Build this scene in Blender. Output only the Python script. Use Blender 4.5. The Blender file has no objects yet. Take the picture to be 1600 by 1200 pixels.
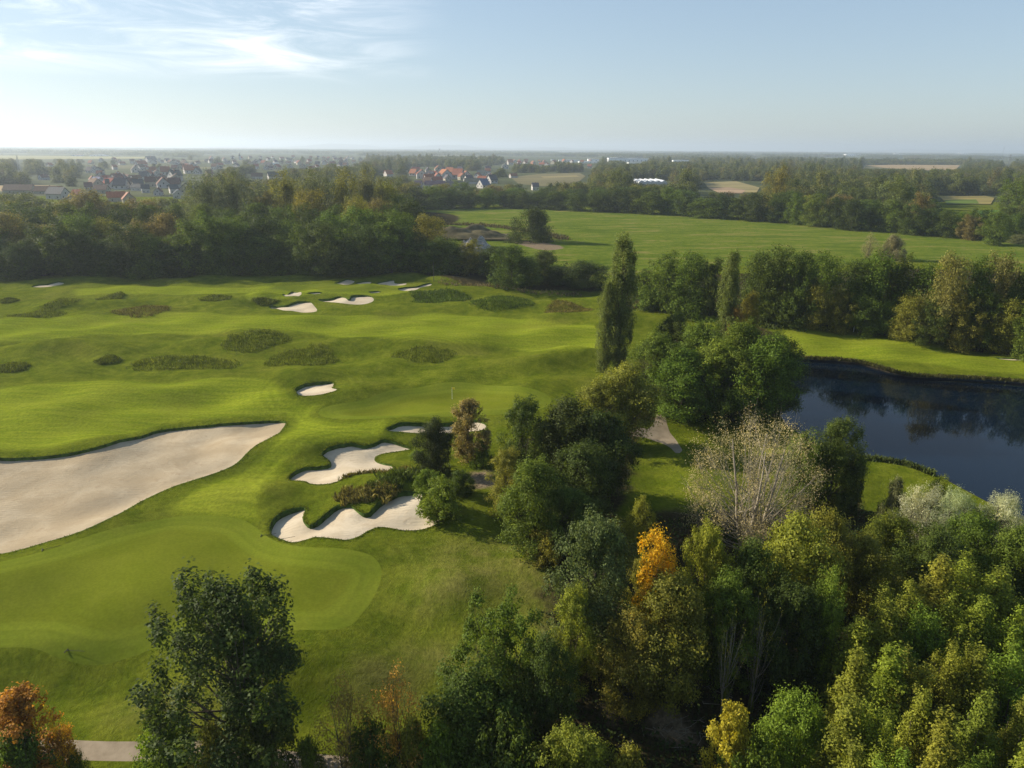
import bpy, math, random
import numpy as np
from mathutils import Vector, Matrix
from mathutils.geometry import delaunay_2d_cdt

# ------------------------------------------------------------------ camera, sky, sun, exposure
SC = bpy.context.scene
COL = SC.collection
CAM_H = 42.0
PITCH = math.radians(18.35)
ROLL = math.radians(0.36)
FPX = 1110.0                       # focal length in pixels of the 1600 px wide photograph
R = math.radians

cam_data = bpy.data.cameras.new('camera')
cam_data.sensor_width = 36.0
cam_data.lens = FPX / 1600 * 36.0
cam_data.clip_start = 0.5
cam_data.clip_end = 80000
cam = bpy.data.objects.new('camera', cam_data)
COL.objects.link(cam)
CAM_M = (Matrix.Translation((0, 0, CAM_H)) @ Matrix.Rotation(R(90) - PITCH, 4, 'X') @ Matrix.Rotation(ROLL, 4, 'Z'))
cam.matrix_world = CAM_M
SC.camera = cam

SUN_EL, SUN_AZ = 24.0, -72.0        # degrees; azimuth from +Y (view direction), negative = to the west side
SUN_V = Vector((math.sin(R(SUN_AZ)) * math.cos(R(SUN_EL)), math.cos(R(SUN_AZ)) * math.cos(R(SUN_EL)), math.sin(R(SUN_EL))))
sd_ = bpy.data.lights.new('sun', 'SUN')
sd_.energy = 4.7
sd_.angle = R(0.53)
sd_.color = (1.0, 0.90, 0.74)
sun = bpy.data.objects.new('sun', sd_)
COL.objects.link(sun)
sun.rotation_euler = SUN_V.to_track_quat('Z', 'Y').to_euler()
sun.location = (-200, 100, 120)

world = bpy.data.worlds.new('World')
SC.world = world
world.use_nodes = True
SKY_STRENGTH = 0.083


def build_world():
    nt = world.node_tree
    nt.nodes.clear()
    N, L = nt.nodes.new, nt.links.new
    out = N('ShaderNodeOutputWorld')
    bg = N('ShaderNodeBackground')
    bg.inputs['Strength'].default_value = SKY_STRENGTH
    sky = N('ShaderNodeTexSky')
    sky.sky_type = 'NISHITA'
    sky.sun_disc = False
    sky.sun_elevation = R(SUN_EL)
    sky.sun_rotation = R(SUN_AZ)
    sky.altitude = 150
    sky.air_density = 1.0
    sky.dust_density = .6
    sky.ozone_density = 1.2
    tc = N('ShaderNodeTexCoord')
    sep = N('ShaderNodeSeparateXYZ')
    L(tc.outputs['Generated'], sep.inputs[0])

    def math_(op, a, b=None, c=None, clamp=False):
        n = N('ShaderNodeMath')
        n.operation = op
        n.use_clamp = clamp
        for i, v in enumerate((a, b, c)):
            if v is None:
                continue
            if isinstance(v, (int, float)):
                n.inputs[i].default_value = v
            else:
                L(v, n.inputs[i])
        return n.outputs[0]

    def ss(v, a, b):
        n = N('ShaderNodeMapRange')
        n.interpolation_type = 'SMOOTHSTEP'
        L(v, n.inputs[0])
        n.inputs[1].default_value = a
        n.inputs[2].default_value = b
        return n.outputs[0]
    az = math_('MULTIPLY', math_('ARCTAN2', sep.outputs[0], sep.outputs[1]), 57.2958)
    el = math_('MULTIPLY', math_('ARCSINE', sep.outputs[2]), 57.2958)
    # streaky cirrus low in the western sky
    cv = N('ShaderNodeCombineXYZ')
    L(math_('MULTIPLY', az, 0.075), cv.inputs[0])
    L(math_('ADD', math_('MULTIPLY', el, 0.46), math_('MULTIPLY', az, 0.012)), cv.inputs[1])
    n1 = N('ShaderNodeTexNoise')
    n1.inputs['Scale'].default_value = 1.35
    n1.inputs['Detail'].default_value = 9
    n1.inputs['Roughness'].default_value = 0.62
    n1.inputs['Distortion'].default_value = 0.9
    L(cv.outputs[0], n1.inputs['Vector'])
    n2 = N('ShaderNodeTexNoise')
    n2.inputs['Scale'].default_value = 0.42
    n2.inputs['Detail'].default_value = 4
    L(cv.outputs[0], n2.inputs['Vector'])
    mask = math_('MULTIPLY', ss(el, 4.0, 6.0), math_('SUBTRACT', 1.0, ss(el, 12.0, 20.0)))
    mask = math_('MULTIPLY', mask, math_('MULTIPLY', ss(az, -130, -95), math_('SUBTRACT', 1.0, ss(az, -17, -4))))
    dens = math_('ADD', math_('MULTIPLY', n1.outputs[0], 0.72), math_('MULTIPLY', n2.outputs[0], 0.5))
    cl = math_('MULTIPLY', ss(dens, 0.50, 0.86), mask)
    cl = math_('MULTIPLY', cl, 0.9)
    mix = N('ShaderNodeMix')
    mix.data_type = 'RGBA'
    L(cl, mix.inputs[0])
    gm = N('ShaderNodeGamma')               # hazy air flattens the sky
    gm.inputs[1].default_value = .58
    L(sky.outputs[0], gm.inputs[0])
    tint = N('ShaderNodeMix')
    tint.data_type = 'RGBA'
    tint.blend_type = 'MULTIPLY'
    tint.inputs[0].default_value = 1
    tint.inputs[7].default_value = (1.42, 1.60, 1.80, 1)
    L(gm.outputs[0], tint.inputs[6])
    L(tint.outputs[2], mix.inputs[6])
    mix.inputs[7].default_value = (9.6, 9.6, 9.6, 1)
    L(mix.outputs[2], bg.inputs[0])
    L(bg.outputs[0], out.inputs[0])


build_world()
vs = SC.view_settings
vs.view_transform = 'Standard'
vs.look = 'None'
vs.gamma = 1
vs.use_curve_mapping = False
vs.exposure = 0.95
SC.render.engine = 'CYCLES'
cy = SC.cycles
cy.use_denoising = True
cy.use_adaptive_sampling = False
SC.render.filter_size = 1.1
try:
    cy.denoiser = 'OPENIMAGEDENOISE'
    cy.denoising_input_passes = 'RGB_ALBEDO_NORMAL'
    cy.denoising_prefilter = 'NONE'
except Exception:
    pass
cy.max_bounces = 6
cy.diffuse_bounces = 4
cy.glossy_bounces = 2
cy.transmission_bounces = 3
cy.volume_bounces = 1
cy.transparent_max_bounces = 4
cy.caustics_reflective = False
cy.caustics_refractive = False
cy.sample_clamp_indirect = 4

rng = np.random.default_rng(7)
random.seed(7)

# ------------------------------------------------------------------ geometry helpers
CR = np.array(CAM_M.to_3x3())
CP = np.array((0.0, 0.0, CAM_H))


def ray(px, py):
    d = np.array(((px - 800) / FPX, -(py - 600) / FPX, -1.0))
    return CR @ d


def flat(px, py, z=0.0):
    d = ray(px, py)
    t = (z - CAM_H) / d[2]
    return CP + d * t


def project(p):
    q = CR.T @ (np.asarray(p, float) - CP)
    return 800 + FPX * q[0] / -q[2], 600 - FPX * q[1] / -q[2], -q[2]


def smooth(a, b, x):
    t = np.clip((x - a) / (b - a), 0, 1)
    return t * t * (3 - 2 * t)


_w = np.random.default_rng(3)
WAVES = [(_w.uniform(15, 48), _w.uniform(0, math.pi), _w.uniform(0, 6.28), _w.uniform(.05, .15)) for _ in range(16)]


def noise2(x, y, seed, wl, n=10):
    g = np.random.default_rng(seed)
    s = np.zeros_like(x, dtype=float)
    for _ in range(n):
        l = wl * g.uniform(.6, 1.7)
        a = g.uniform(0, 6.2832)
        s = s + np.sin((x * math.cos(a) + y * math.sin(a)) * 6.2832 / l + g.uniform(0, 6.2832))
    return s / math.sqrt(n / 2)


BUMPS = []                          # (x, y, amp, sx, sy)


def bump(px, py, amp, sx, sy):
    p = flat(px, py)
    BUMPS.append((p[0], p[1], amp, sx, sy))


# long grass mounds: px, py, rx, ry in pixels, height
ROUGHS = [(13, 469.6, 15, 3.4, .8), (96, 471, 24, 6, .9), (174, 464, 20, 5, .8), (61, 491, 42, 6.5, .9), (223, 482.5, 50, 5.5, .9),
          (337, 466.6, 24, 4.5, .8), (413, 466, 22, 5, .9), (398, 529.7, 50, 11, 1.2), (169, 562, 22, 7, .8), (287, 566, 87, 10.5, .9),
          (474, 558, 56, 14, .9), (14, 573, 34, 6, .8), (664, 554, 49, 13, 1.0), (685, 465, 45, 9.5, 1.1), (781, 469, 46, 7.5, .9),
          (887, 481.5, 31, 9, 1.0)]
ROUGH_LABEL = ['small dark tuft mound at the far edge of the left fairway, cut by the picture side',
               'flat dark grass mound behind the wide streaky one near the left wood', 'small round grass mound on the far rough below the wood shadow',
               'long grass mound with a dark hollow top, beside the near edge of the far left fairway',
               'very long low grass mound with a brown end on the far fairway', 'small grass mound between the long brown mound and the far bunkers',
               'dark little grass mound just left of the far green bunkers', 'bright edged oval grass mound alone in the middle of the fairway',
               'tiny grass mound touching the end of the longest grass mound', 'longest grass mound, a double hump of tall grass on the middle rough',
               'big oval island of pale tall grass above the small single bunker', 'flat streak of long grass on the middle rough, cut by the picture side',
               'oval tall grass island directly above the flag', 'bushy dark green mound right of the far bunkers', 'low ragged grass mound next to the bushy far mound',
               'tall grass mound with rusty brown end beside the tall poplar']
for (px, py, rx, ry, hh) in ROUGHS:
    p = flat(px, py)
    e = flat(px + rx, py)
    bump(px, py, hh, (e[0] - p[0]) * .75, max(2.2, (flat(px, py - ry)[1] - p[1]) * .75))
for b in [(84, 545, 1.5, 13, 5), (40, 535, -0.8, 10, 5), (263, 540, 1.4, 14, 4.5), (250, 552, -.7, 10, 4), (880, 556, 1.5, 7, 5), (850, 572, 1.0, 7, 4),
          (830, 556, -.8, 5, 3), (560, 535, 1.0, 10, 5), (700, 535, .8, 12, 4), (360, 600, .6, 10, 5), (170, 600, -.8, 12, 4), (230, 612, .9, 12, 4),
          (80, 600, .8, 12, 4), (600, 612, .7, 8, 3), (480, 590, .9, 6, 4), (150, 655, .6, 14, 4), (300, 630, -.5, 12, 4),
          (545, 690, .9, 6, 3), (600, 762, 1.0, 8, 2.6), (470, 700, .5, 4, 3), (430, 770, .7, 3, 3), (560, 660, .4, 8, 2.5),
          (705, 915, 1.1, 4, 3.5), (655, 960, -1.3, 5, 4), (770, 985, -1.2, 7, 5), (845, 880, .9, 5, 4), (640, 1060, -1.0, 9, 4), (560, 1050, .6, 4, 2.5),
          (60, 1045, .2, 5, 3), (150, 1060, -.25, 6, 3), (230, 1075, .3, 5, 3), (330, 1090, .2, 5, 3),
          (560, 455, 1.2, 14, 9), (480, 470, .8, 10, 6), (700, 440, 1.6, 10, 9), (640, 475, .6, 8, 5), (820, 500, .6, 15, 6), (960, 498, 1.4, 14, 7),
          (1240, 513, 1.6, 8, 7), (1350, 520, 1.0, 20, 8), (1480, 535, 1.0, 20, 8), (1180, 520, 1.2, 8, 6), (450, 500, .5, 10, 6),
          (1060, 705, 1.1, 4, 5), (1030, 740, -.8, 4, 4), (1400, 740, .6, 10, 8), (700, 640, .25, 15, 5), (690, 600, .5, 8, 3), (850, 600, .9, 6, 3),
          (700, 362, 3.5, 16, 14), (760, 372, 2.0, 18, 10), (640, 372, 3.0, 14, 14)]:
    bump(*b)


def base_h(x, y):
    x = np.asarray(x, float)
    y = np.asarray(y, float)
    z = np.zeros_like(x)
    near = smooth(52.5, 45.5, y + np.sin(x * .21) * .8 + np.sin(x * .083 + 1) * 1.2 - 0.06 * np.clip(x, 0, 30))
    z = z - 2.6 * near
    # wooded side lies a bit lower
    z = z - 1.6 * smooth(0, 22, x - 6 - 0.06 * (y - 60)) * (1 - smooth(100, 120, y)) * (1 - near)
    golf = 1 - smooth(230, 300, y)
    for l, a, ph, am in WAVES:
        z = z + golf * 1.7 * am * np.sin((x * math.cos(a) + 1.6 * y * math.sin(a)) * 6.2832 / l + ph)
    for bx, by, am, sx, sy in BUMPS:
        z = z + am * np.exp(-((x - bx) / sx) ** 2 - ((y - by) / sy) ** 2)
    edge = np.minimum(np.minimum(smooth(640, 600, y), smooth(-40, -20, y)), np.minimum(smooth(560, 520, x), smooth(-460, -420, x)))
    return z * edge


def P(px, py, dz=0.0):
    """world point where the sight line through a photo pixel meets the ground"""
    d = ray(px, py)
    z = 0.0
    for _ in range(14):
        t = (z - CAM_H) / d[2]
        p = CP + d * t
        z = .5 * z + .5 * (float(base_h(p[0], p[1])) + dz)
    return np.array((p[0], p[1], z))


def catmull(pts, seg, closed=True):
    pts = [np.asarray(p, float) for p in pts]
    n = len(pts)
    out = []
    rngi = range(n) if closed else range(n - 1)
    for i in rngi:
        p0, p1, p2, p3 = (pts[(i + k) % n] if closed else pts[min(max(i + k, 0), n - 1)] for k in (-1, 0, 1, 2))
        m = max(1, int(np.linalg.norm(p2 - p1) / seg))
        for k in range(m):
            t = k / m
            out.append(.5 * ((2 * p1) + (-p0 + p2) * t + (2 * p0 - 5 * p1 + 4 * p2 - p3) * t * t + (-p0 + 3 * p1 - 3 * p2 + p3) * t ** 3))
    if not closed:
        out.append(pts[-1])
    return np.array(out)


def ground_poly(pix, seg):
    w = [P(*q)[:2] for q in pix]
    c = catmull(w, seg)
    a = np.sum(c[:, 0] * np.roll(c[:, 1], -1) - np.roll(c[:, 0], -1) * c[:, 1])
    return c if a > 0 else c[::-1].copy()


def inside(poly, x, y):
    r = np.zeros(x.shape, bool)
    bb = (x >= poly[:, 0].min()) & (x <= poly[:, 0].max()) & (y >= poly[:, 1].min()) & (y <= poly[:, 1].max())
    idx = np.nonzero(bb)[0]
    xs, ys = x[idx], y[idx]
    c = np.zeros(len(idx), bool)
    n = len(poly)
    for i in range(n):
        x1, y1 = poly[i]
        x2, y2 = poly[(i + 1) % n]
        if y1 == y2:
            continue
        k = ((y1 > ys) != (y2 > ys)) & (xs < (x2 - x1) * (ys - y1) / (y2 - y1) + x1)
        c ^= k
    r[idx] = c
    return r


def seg_dist(poly, x, y, closed=True, limit=1e9):
    d2 = np.full(x.shape, 1e12)
    n = len(poly)
    for i in range(n if closed else n - 1):
        a = poly[i]
        b = poly[(i + 1) % n]
        ab = b - a
        l2 = max(1e-9, ab @ ab)
        t = np.clip(((x - a[0]) * ab[0] + (y - a[1]) * ab[1]) / l2, 0, 1)
        d2 = np.minimum(d2, (x - a[0] - t * ab[0]) ** 2 + (y - a[1] - t * ab[1]) ** 2)
    return np.sqrt(d2)


def sdist(poly, x, y, margin=12.0):
    """positive inside; clipped at -margin away from the polygon"""
    r = np.full(x.shape, -float(margin))
    bb = ((x >= poly[:, 0].min() - margin) & (x <= poly[:, 0].max() + margin) & (y >= poly[:, 1].min() - margin) & (y <= poly[:, 1].max() + margin))
    idx = np.nonzero(bb)[0]
    if len(idx):
        d = seg_dist(poly, x[idx], y[idx])
        s = inside(poly, x[idx], y[idx])
        r[idx] = np.where(s, d, -np.minimum(d, margin))
    return r


def mesh_np(name, verts, faces, mat=None, smooth_=False):
    """faces: (n,k) int array of one polygon size"""
    me = bpy.data.meshes.new(name)
    verts = np.ascontiguousarray(verts, dtype=np.float32)
    faces = np.ascontiguousarray(faces, dtype=np.int32)
    n, k = faces.shape
    me.vertices.add(len(verts))
    me.vertices.foreach_set('co', verts.ravel())
    me.loops.add(n * k)
    me.loops.foreach_set('vertex_index', faces.ravel())
    me.polygons.add(n)
    me.polygons.foreach_set('loop_start', np.arange(0, n * k, k, dtype=np.int32))
    if smooth_:
        me.polygons.foreach_set('use_smooth', np.ones(n, bool))
    me.update(calc_edges=True)
    if mat is not None:
        me.materials.append(mat)
    return me


class MB:
    """collects simple solids and links them as one mesh object"""

    def __init__(self):
        self.v, self.f = [], []

    def add(self, v, f):
        o = len(self.v)
        self.v += [tuple(p) for p in v]
        self.f += [tuple(i + o for i in q) for q in f]
        return self

    def box(self, x0, x1, y0, y1, z0, z1):
        v = [(x, y, z) for z in (z0, z1) for y in (y0, y1) for x in (x0, x1)]
        return self.add(v, [(0, 2, 3, 1), (4, 5, 7, 6), (0, 1, 5, 4), (1, 3, 7, 5), (3, 2, 6, 7), (2, 0, 4, 6)])

    def prism(self, pts, y0, y1):
        """profile pts in x,z (counter-clockwise seen from -y) along y"""
        n = len(pts)
        v = [(x, y0, z) for x, z in pts] + [(x, y1, z) for x, z in pts]
        f = [tuple(range(n)), tuple(range(2 * n - 1, n - 1, -1))]
        f += [(i, i + n, (i + 1) % n + n, (i + 1) % n) for i in range(n)]
        return self.add(v, f)

    def bar(self, a, b, r0, r1=None, n=5):
        v, f = tube([a, b], [r0, r0 if r1 is None else r1], n)
        f = [tuple(q) for q in f]
        f += [tuple(range(n - 1, -1, -1)), tuple(range(n, 2 * n))]
        return self.add(v, f)

    def mesh(self, name, mat):
        me = bpy.data.meshes.new(name)
        me.from_pydata(self.v, [], self.f)
        me.update()
        if mat:
            me.materials.append(mat)
        return me

    def build(self, name, mat, parent=None):
        return link(name, self.mesh(name, mat), parent)


def tube(path, radii, n=5):
    path = np.asarray(path, float)
    m = len(path)
    v = np.zeros((m * n, 3))
    for i in range(m):
        d = path[min(i + 1, m - 1)] - path[max(i - 1, 0)]
        d = d / (np.linalg.norm(d) + 1e-9)
        u = np.cross(d, (0, 1, 0.13) if abs(d[1]) < .9 else (1, 0, 0))
        u /= np.linalg.norm(u) + 1e-9
        w = np.cross(d, u)
        a = np.arange(n) * 6.28318 / n
        v[i * n:(i + 1) * n] = path[i] + radii[i] * (np.cos(a)[:, None] * u + np.sin(a)[:, None] * w)
    f = [(i * n + j, i * n + (j + 1) % n, (i + 1) * n + (j + 1) % n, (i + 1) * n + j) for i in range(m - 1) for j in range(n)]
    return v, f


def link(name, me, parent=None):
    o = bpy.data.objects.new(name, me)
    COL.objects.link(o)
    if parent is not None:
        o.parent = parent
    return o


def empty(name, loc, rz=0, scale=(1, 1, 1)):
    o = bpy.data.objects.new(name, None)
    COL.objects.link(o)
    o.location = loc
    o.rotation_euler = (0, 0, rz)
    o.scale = scale
    o.empty_display_size = .5
    return o


def tag(o, label=None, cat=None, group=None, kind=None):
    for k, v in (('label', label), ('category', cat), ('group', group), ('kind', kind)):
        if v:
            o[k] = v
    return o


# ------------------------------------------------------------------ materials
def new_mat(name):
    m = bpy.data.materials.new(name)
    m.use_nodes = True
    m.node_tree.nodes.clear()
    return m, m.node_tree.nodes.new, m.node_tree.links.new


def noise_node(N, L, coord, scale, detail=4, rough=.55, dist=0):
    n = N('ShaderNodeTexNoise')
    n.inputs['Scale'].default_value = scale
    n.inputs['Detail'].default_value = detail
    n.inputs['Roughness'].default_value = rough
    n.inputs['Distortion'].default_value = dist
    L(coord, n.inputs['Vector'])
    return n.outputs[0]


def rampf(N, L, v, a, b, lo=0.0, hi=1.0):
    n = N('ShaderNodeMapRange')
    n.interpolation_type = 'SMOOTHSTEP'
    L(v, n.inputs[0])
    for i, q in enumerate((a, b, lo, hi)):
        n.inputs[i + 1].default_value = q
    return n.outputs[0]


def mixc(N, L, fac, a, b, mode='MIX'):
    n = N('ShaderNodeMix')
    n.data_type = 'RGBA'
    n.blend_type = mode
    for sock, v in ((n.inputs[0], fac), (n.inputs[6], a), (n.inputs[7], b)):
        if isinstance(v, (int, float)):
            sock.default_value = v
        elif isinstance(v, tuple):
            sock.default_value = v if len(v) == 4 else (*v, 1)
        else:
            L(v, sock)
    return n.outputs[2]


def mathn(N, L, op, a, b=None):
    n = N('ShaderNodeMath')
    n.operation = op
    for i, v in enumerate((a, b)):
        if v is None:
            continue
        if isinstance(v, (int, float)):
            n.inputs[i].default_value = v
        else:
            L(v, n.inputs[i])
    return n.outputs[0]


def attr(N, name):
    n = N('ShaderNodeAttribute')
    n.attribute_name = name
    return n.outputs['Fac']


def finish(N, L, m, col, rough=.9, spec=.15, bump_h=None, bump_s=.3, bump_d=.1):
    out = N('ShaderNodeOutputMaterial')
    b = N('ShaderNodeBsdfPrincipled')
    if isinstance(col, tuple):
        b.inputs['Base Color'].default_value = (*col, 1)
    else:
        L(col, b.inputs['Base Color'])
    b.inputs['Roughness'].default_value = rough
    b.inputs['Specular IOR Level'].default_value = spec
    if bump_h is not None:
        bn = N('ShaderNodeBump')
        bn.inputs['Strength'].default_value = bump_s
        bn.inputs['Distance'].default_value = bump_d
        L(bump_h, bn.inputs['Height'])
        L(bn.outputs[0], b.inputs['Normal'])
    L(b.outputs[0], out.inputs[0])
    return m


def plain(name, col, rough=.8, spec=.3, var=.25, scale=1.5):
    m, N, L = new_mat(name)
    tc = N('ShaderNodeTexCoord')
    n = noise_node(N, L, tc.outputs['Object'], scale, 5)
    c = mixc(N, L, rampf(N, L, n, .3, .7), tuple(v * (1 - var) for v in col), tuple(min(1, v * (1 + var)) for v in col))
    return finish(N, L, m, c, rough, spec, n, .15, .03)


def tinted(name, rough=.8, var=.2, scale=1.2):
    """colour comes from the object's own colour"""
    m, N, L = new_mat(name)
    oi = N('ShaderNodeObjectInfo')
    tc = N('ShaderNodeTexCoord')
    n = noise_node(N, L, tc.outputs['Object'], scale, 5)
    g = rampf(N, L, n, .3, .7, 1 - var, 1 + var)
    v = N('ShaderNodeVectorMath')
    v.operation = 'SCALE'
    L(oi.outputs['Color'], v.inputs[0])
    L(g, v.inputs['Scale'])
    return finish(N, L, m, v.outputs[0], rough, .2)


def ground_material():
    m, N, L = new_mat('ground_turf')
    geo = N('ShaderNodeNewGeometry')
    pos = geo.outputs['Position']
    big = noise_node(N, L, pos, .045, 5, .6)
    mid = noise_node(N, L, pos, .35, 5, .6)
    fine = noise_node(N, L, pos, 2.2, 6, .7)
    mp = N('ShaderNodeMapping')
    mp.inputs['Scale'].default_value = (.12, 1.1, 1)
    L(pos, mp.inputs[0])
    streak = noise_node(N, L, mp.outputs[0], 1.0, 4, .6, .4)
    rough_c = mixc(N, L, rampf(N, L, mid, .3, .7), (.078, .105, .007), (.132, .152, .013))
    rough_c = mixc(N, L, rampf(N, L, big, .5, .75, 0, .7), rough_c, (.165, .165, .025))
    dry = attr(N, 'dry')
    rough_c = mixc(N, L, mathn(N, L, 'MULTIPLY', dry, rampf(N, L, mid, .3, .65, .1, .6)), rough_c, (.17, .15, .05))
    fair_c = mixc(N, L, rampf(N, L, streak, .32, .68), (.130, .168, .010), (.180, .208, .016))
    fair_c = mixc(N, L, rampf(N, L, big, .45, .75, 0, .5), fair_c, (.20, .205, .025))
    f = rampf(N, L, attr(N, 'fair'), -1.3, 1.3)
    c = mixc(N, L, f, rough_c, fair_c)
    # mower rings running round greens, mounds and bunkers
    ring = mathn(N, L, 'SINE', mathn(N, L, 'MULTIPLY', attr(N, 'ring'), 4.2))
    rr = mathn(N, L, 'MULTIPLY', rampf(N, L, attr(N, 'ring'), 1.0, 2.0), mathn(N, L, 'SUBTRACT', 1.0, rampf(N, L, attr(N, 'ring'), 5.0, 9.0)))
    g = mathn(N, L, 'ADD', 1.0, mathn(N, L, 'MULTIPLY', mathn(N, L, 'MULTIPLY', ring, rr), .07))
    # meadow
    mead_c = mixc(N, L, rampf(N, L, mid, .3, .7), (.085, .13, .012), (.145, .17, .022))
    mp2 = N('ShaderNodeMapping')
    mp2.inputs['Scale'].default_value = (.035, .11, 1)
    L(pos, mp2.inputs[0])
    mo = noise_node(N, L, mp2.outputs[0], 1.0, 6, .65, .5)
    mead_c = mixc(N, L, rampf(N, L, mo, .38, .5, .55, 0), mead_c, (.05, .09, .008))
    mead_c = mixc(N, L, rampf(N, L, mo, .52, .66, 0, .85), mead_c, (.21, .185, .055))
    c = mixc(N, L, rampf(N, L, attr(N, 'meadow'), -1.5, 1.5), c, mead_c)
    # forest floor and bare earth
    floor_c = mixc(N, L, rampf(N, L, fine, .3, .7), (.03, .03, .012), (.06, .045, .022))
    wn = mathn(N, L, 'ADD', attr(N, 'wood'), mathn(N, L, 'MULTIPLY', mathn(N, L, 'SUBTRACT', mid, .5), 6.0))
    c = mixc(N, L, rampf(N, L, wn, -1.2, 1.2), c, floor_c)
    dn = mathn(N, L, 'ADD', attr(N, 'dirt'), mathn(N, L, 'MULTIPLY', mathn(N, L, 'SUBTRACT', mid, .5), 3.0))
    dirt_c = mixc(N, L, rampf(N, L, fine, .3, .7), (.16, .12, .075), (.26, .2, .13))
    c = mixc(N, L, rampf(N, L, dn, -.6, .8), c, dirt_c)
    v = N('ShaderNodeVectorMath')
    v.operation = 'SCALE'
    L(c, v.inputs[0])
    L(mathn(N, L, 'MULTIPLY', g, rampf(N, L, fine, .25, .75, .74, 1.26)), v.inputs['Scale'])
    crisp = noise_node(N, L, pos, 5.5, 5, .75, .6)
    amp = mathn(N, L, 'SUBTRACT', 1.0, mathn(N, L, 'MULTIPLY', f, .8))
    hgt = mathn(N, L, 'MULTIPLY', mathn(N, L, 'ADD', mathn(N, L, 'ADD', fine, mathn(N, L, 'MULTIPLY', crisp, .8)), mathn(N, L, 'MULTIPLY', mid, 1.5)), amp)
    return finish(N, L, m, v.outputs[0], 1.0, .0, hgt, .8, .28)


def green_material():
    m, N, L = new_mat('green_turf')
    geo = N('ShaderNodeNewGeometry')
    pos = geo.outputs['Position']
    mid = noise_node(N, L, pos, .22, 5, .65)
    fine = noise_node(N, L, pos, 3.5, 4, .6)
    sdv = attr(N, 'sd')
    c = mixc(N, L, rampf(N, L, mid, .3, .7), (.112, .134, .010), (.136, .152, .014))
    collar = mixc(N, L, rampf(N, L, mid, .3, .7), (.114, .145, .012), (.138, .16, .016))
    band = mixc(N, L, rampf(N, L, mid, .3, .7), (.135, .162, .014), (.145, .168, .016))
    c = mixc(N, L, mathn(N, L, 'SUBTRACT', 1.0, rampf(N, L, sdv, 3.1, 3.5)), c, band)
    c = mixc(N, L, mathn(N, L, 'SUBTRACT', 1.0, rampf(N, L, sdv, 2.0, 2.3)), c, collar)
    ring = mathn(N, L, 'SINE', mathn(N, L, 'MULTIPLY', sdv, 5.5))
    fade = mathn(N, L, 'SUBTRACT', 1.0, rampf(N, L, sdv, 2.5, 8.0))
    g = mathn(N, L, 'ADD', 1.0, mathn(N, L, 'MULTIPLY', mathn(N, L, 'MULTIPLY', ring, fade), .03))
    v = N('ShaderNodeVectorMath')
    v.operation = 'SCALE'
    L(c, v.inputs[0])
    L(mathn(N, L, 'MULTIPLY', g, rampf(N, L, fine, .3, .7, .9, 1.1)), v.inputs['Scale'])
    return finish(N, L, m, v.outputs[0], 1.0, .0, fine, .12, .03)


def sand_material(name='bunker_sand', k=(1, 1, 1)):
    m, N, L = new_mat(name)
    geo = N('ShaderNodeNewGeometry')
    pos = geo.outputs['Position']
    big = noise_node(N, L, pos, .16, 5, .6, .6)
    mid = noise_node(N, L, pos, .9, 6, .65, .5)
    fine = noise_node(N, L, pos, 6, 4, .7)
    c = mixc(N, L, rampf(N, L, big, .35, .68), (.35, .277, .180), (.43, .352, .242))
    c = mixc(N, L, rampf(N, L, mid, .52, .72, 0, .6), c, (.31, .235, .15))
    c = mixc(N, L, 1.0, c, tuple(k), 'MULTIPLY')
    w = N('ShaderNodeTexWave')
    w.wave_type = 'RINGS'
    w.inputs['Scale'].default_value = .55
    w.inputs['Distortion'].default_value = 14
    w.inputs['Detail'].default_value = 3
    w.inputs['Detail Scale'].default_value = .35
    L(pos, w.inputs['Vector'])
    h = mathn(N, L, 'ADD', mathn(N, L, 'MULTIPLY', w.outputs['Fac'], .25), mathn(N, L, 'ADD', mathn(N, L, 'MULTIPLY', fine, .3), mid))
    return finish(N, L, m, c, 1.0, .0, h, .5, .16)


def path_material():
    m, N, L = new_mat('gravel_path')
    geo = N('ShaderNodeNewGeometry')
    pos = geo.outputs['Position']
    mid = noise_node(N, L, pos, .7, 6, .65)
    fine = noise_node(N, L, pos, 7, 3, .7)
    c = mixc(N, L, rampf(N, L, mid, .3, .7), (.21, .168, .115), (.30, .245, .175))
    c = mixc(N, L, rampf(N, L, fine, .55, .8, 0, .5), c, (.2, .16, .11))
    return finish(N, L, m, c, .95, .1, fine, .3, .04)


def water_material():
    m, N, L = new_mat('pond_water')
    geo = N('ShaderNodeNewGeometry')
    n = noise_node(N, L, geo.outputs['Position'], .9, 3, .5)
    n2 = noise_node(N, L, geo.outputs['Position'], .05, 3, .5)
    c = mixc(N, L, rampf(N, L, n2, .3, .7), (.001, .005, .012), (.002, .007, .016))
    out = N('ShaderNodeOutputMaterial')
    b = N('ShaderNodeBsdfPrincipled')
    b.inputs['Specular IOR Level'].default_value = .27
    L(c, b.inputs['Base Color'])
    b.inputs['Roughness'].default_value = .04
    b.inputs['IOR'].default_value = 1.333
    bn = N('ShaderNodeBump')
    bn.inputs['Strength'].default_value = .06
    bn.inputs['Distance'].default_value = .03
    L(n, bn.inputs['Height'])
    L(bn.outputs[0], b.inputs['Normal'])
    L(b.outputs[0], out.inputs[0])
    return m


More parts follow.
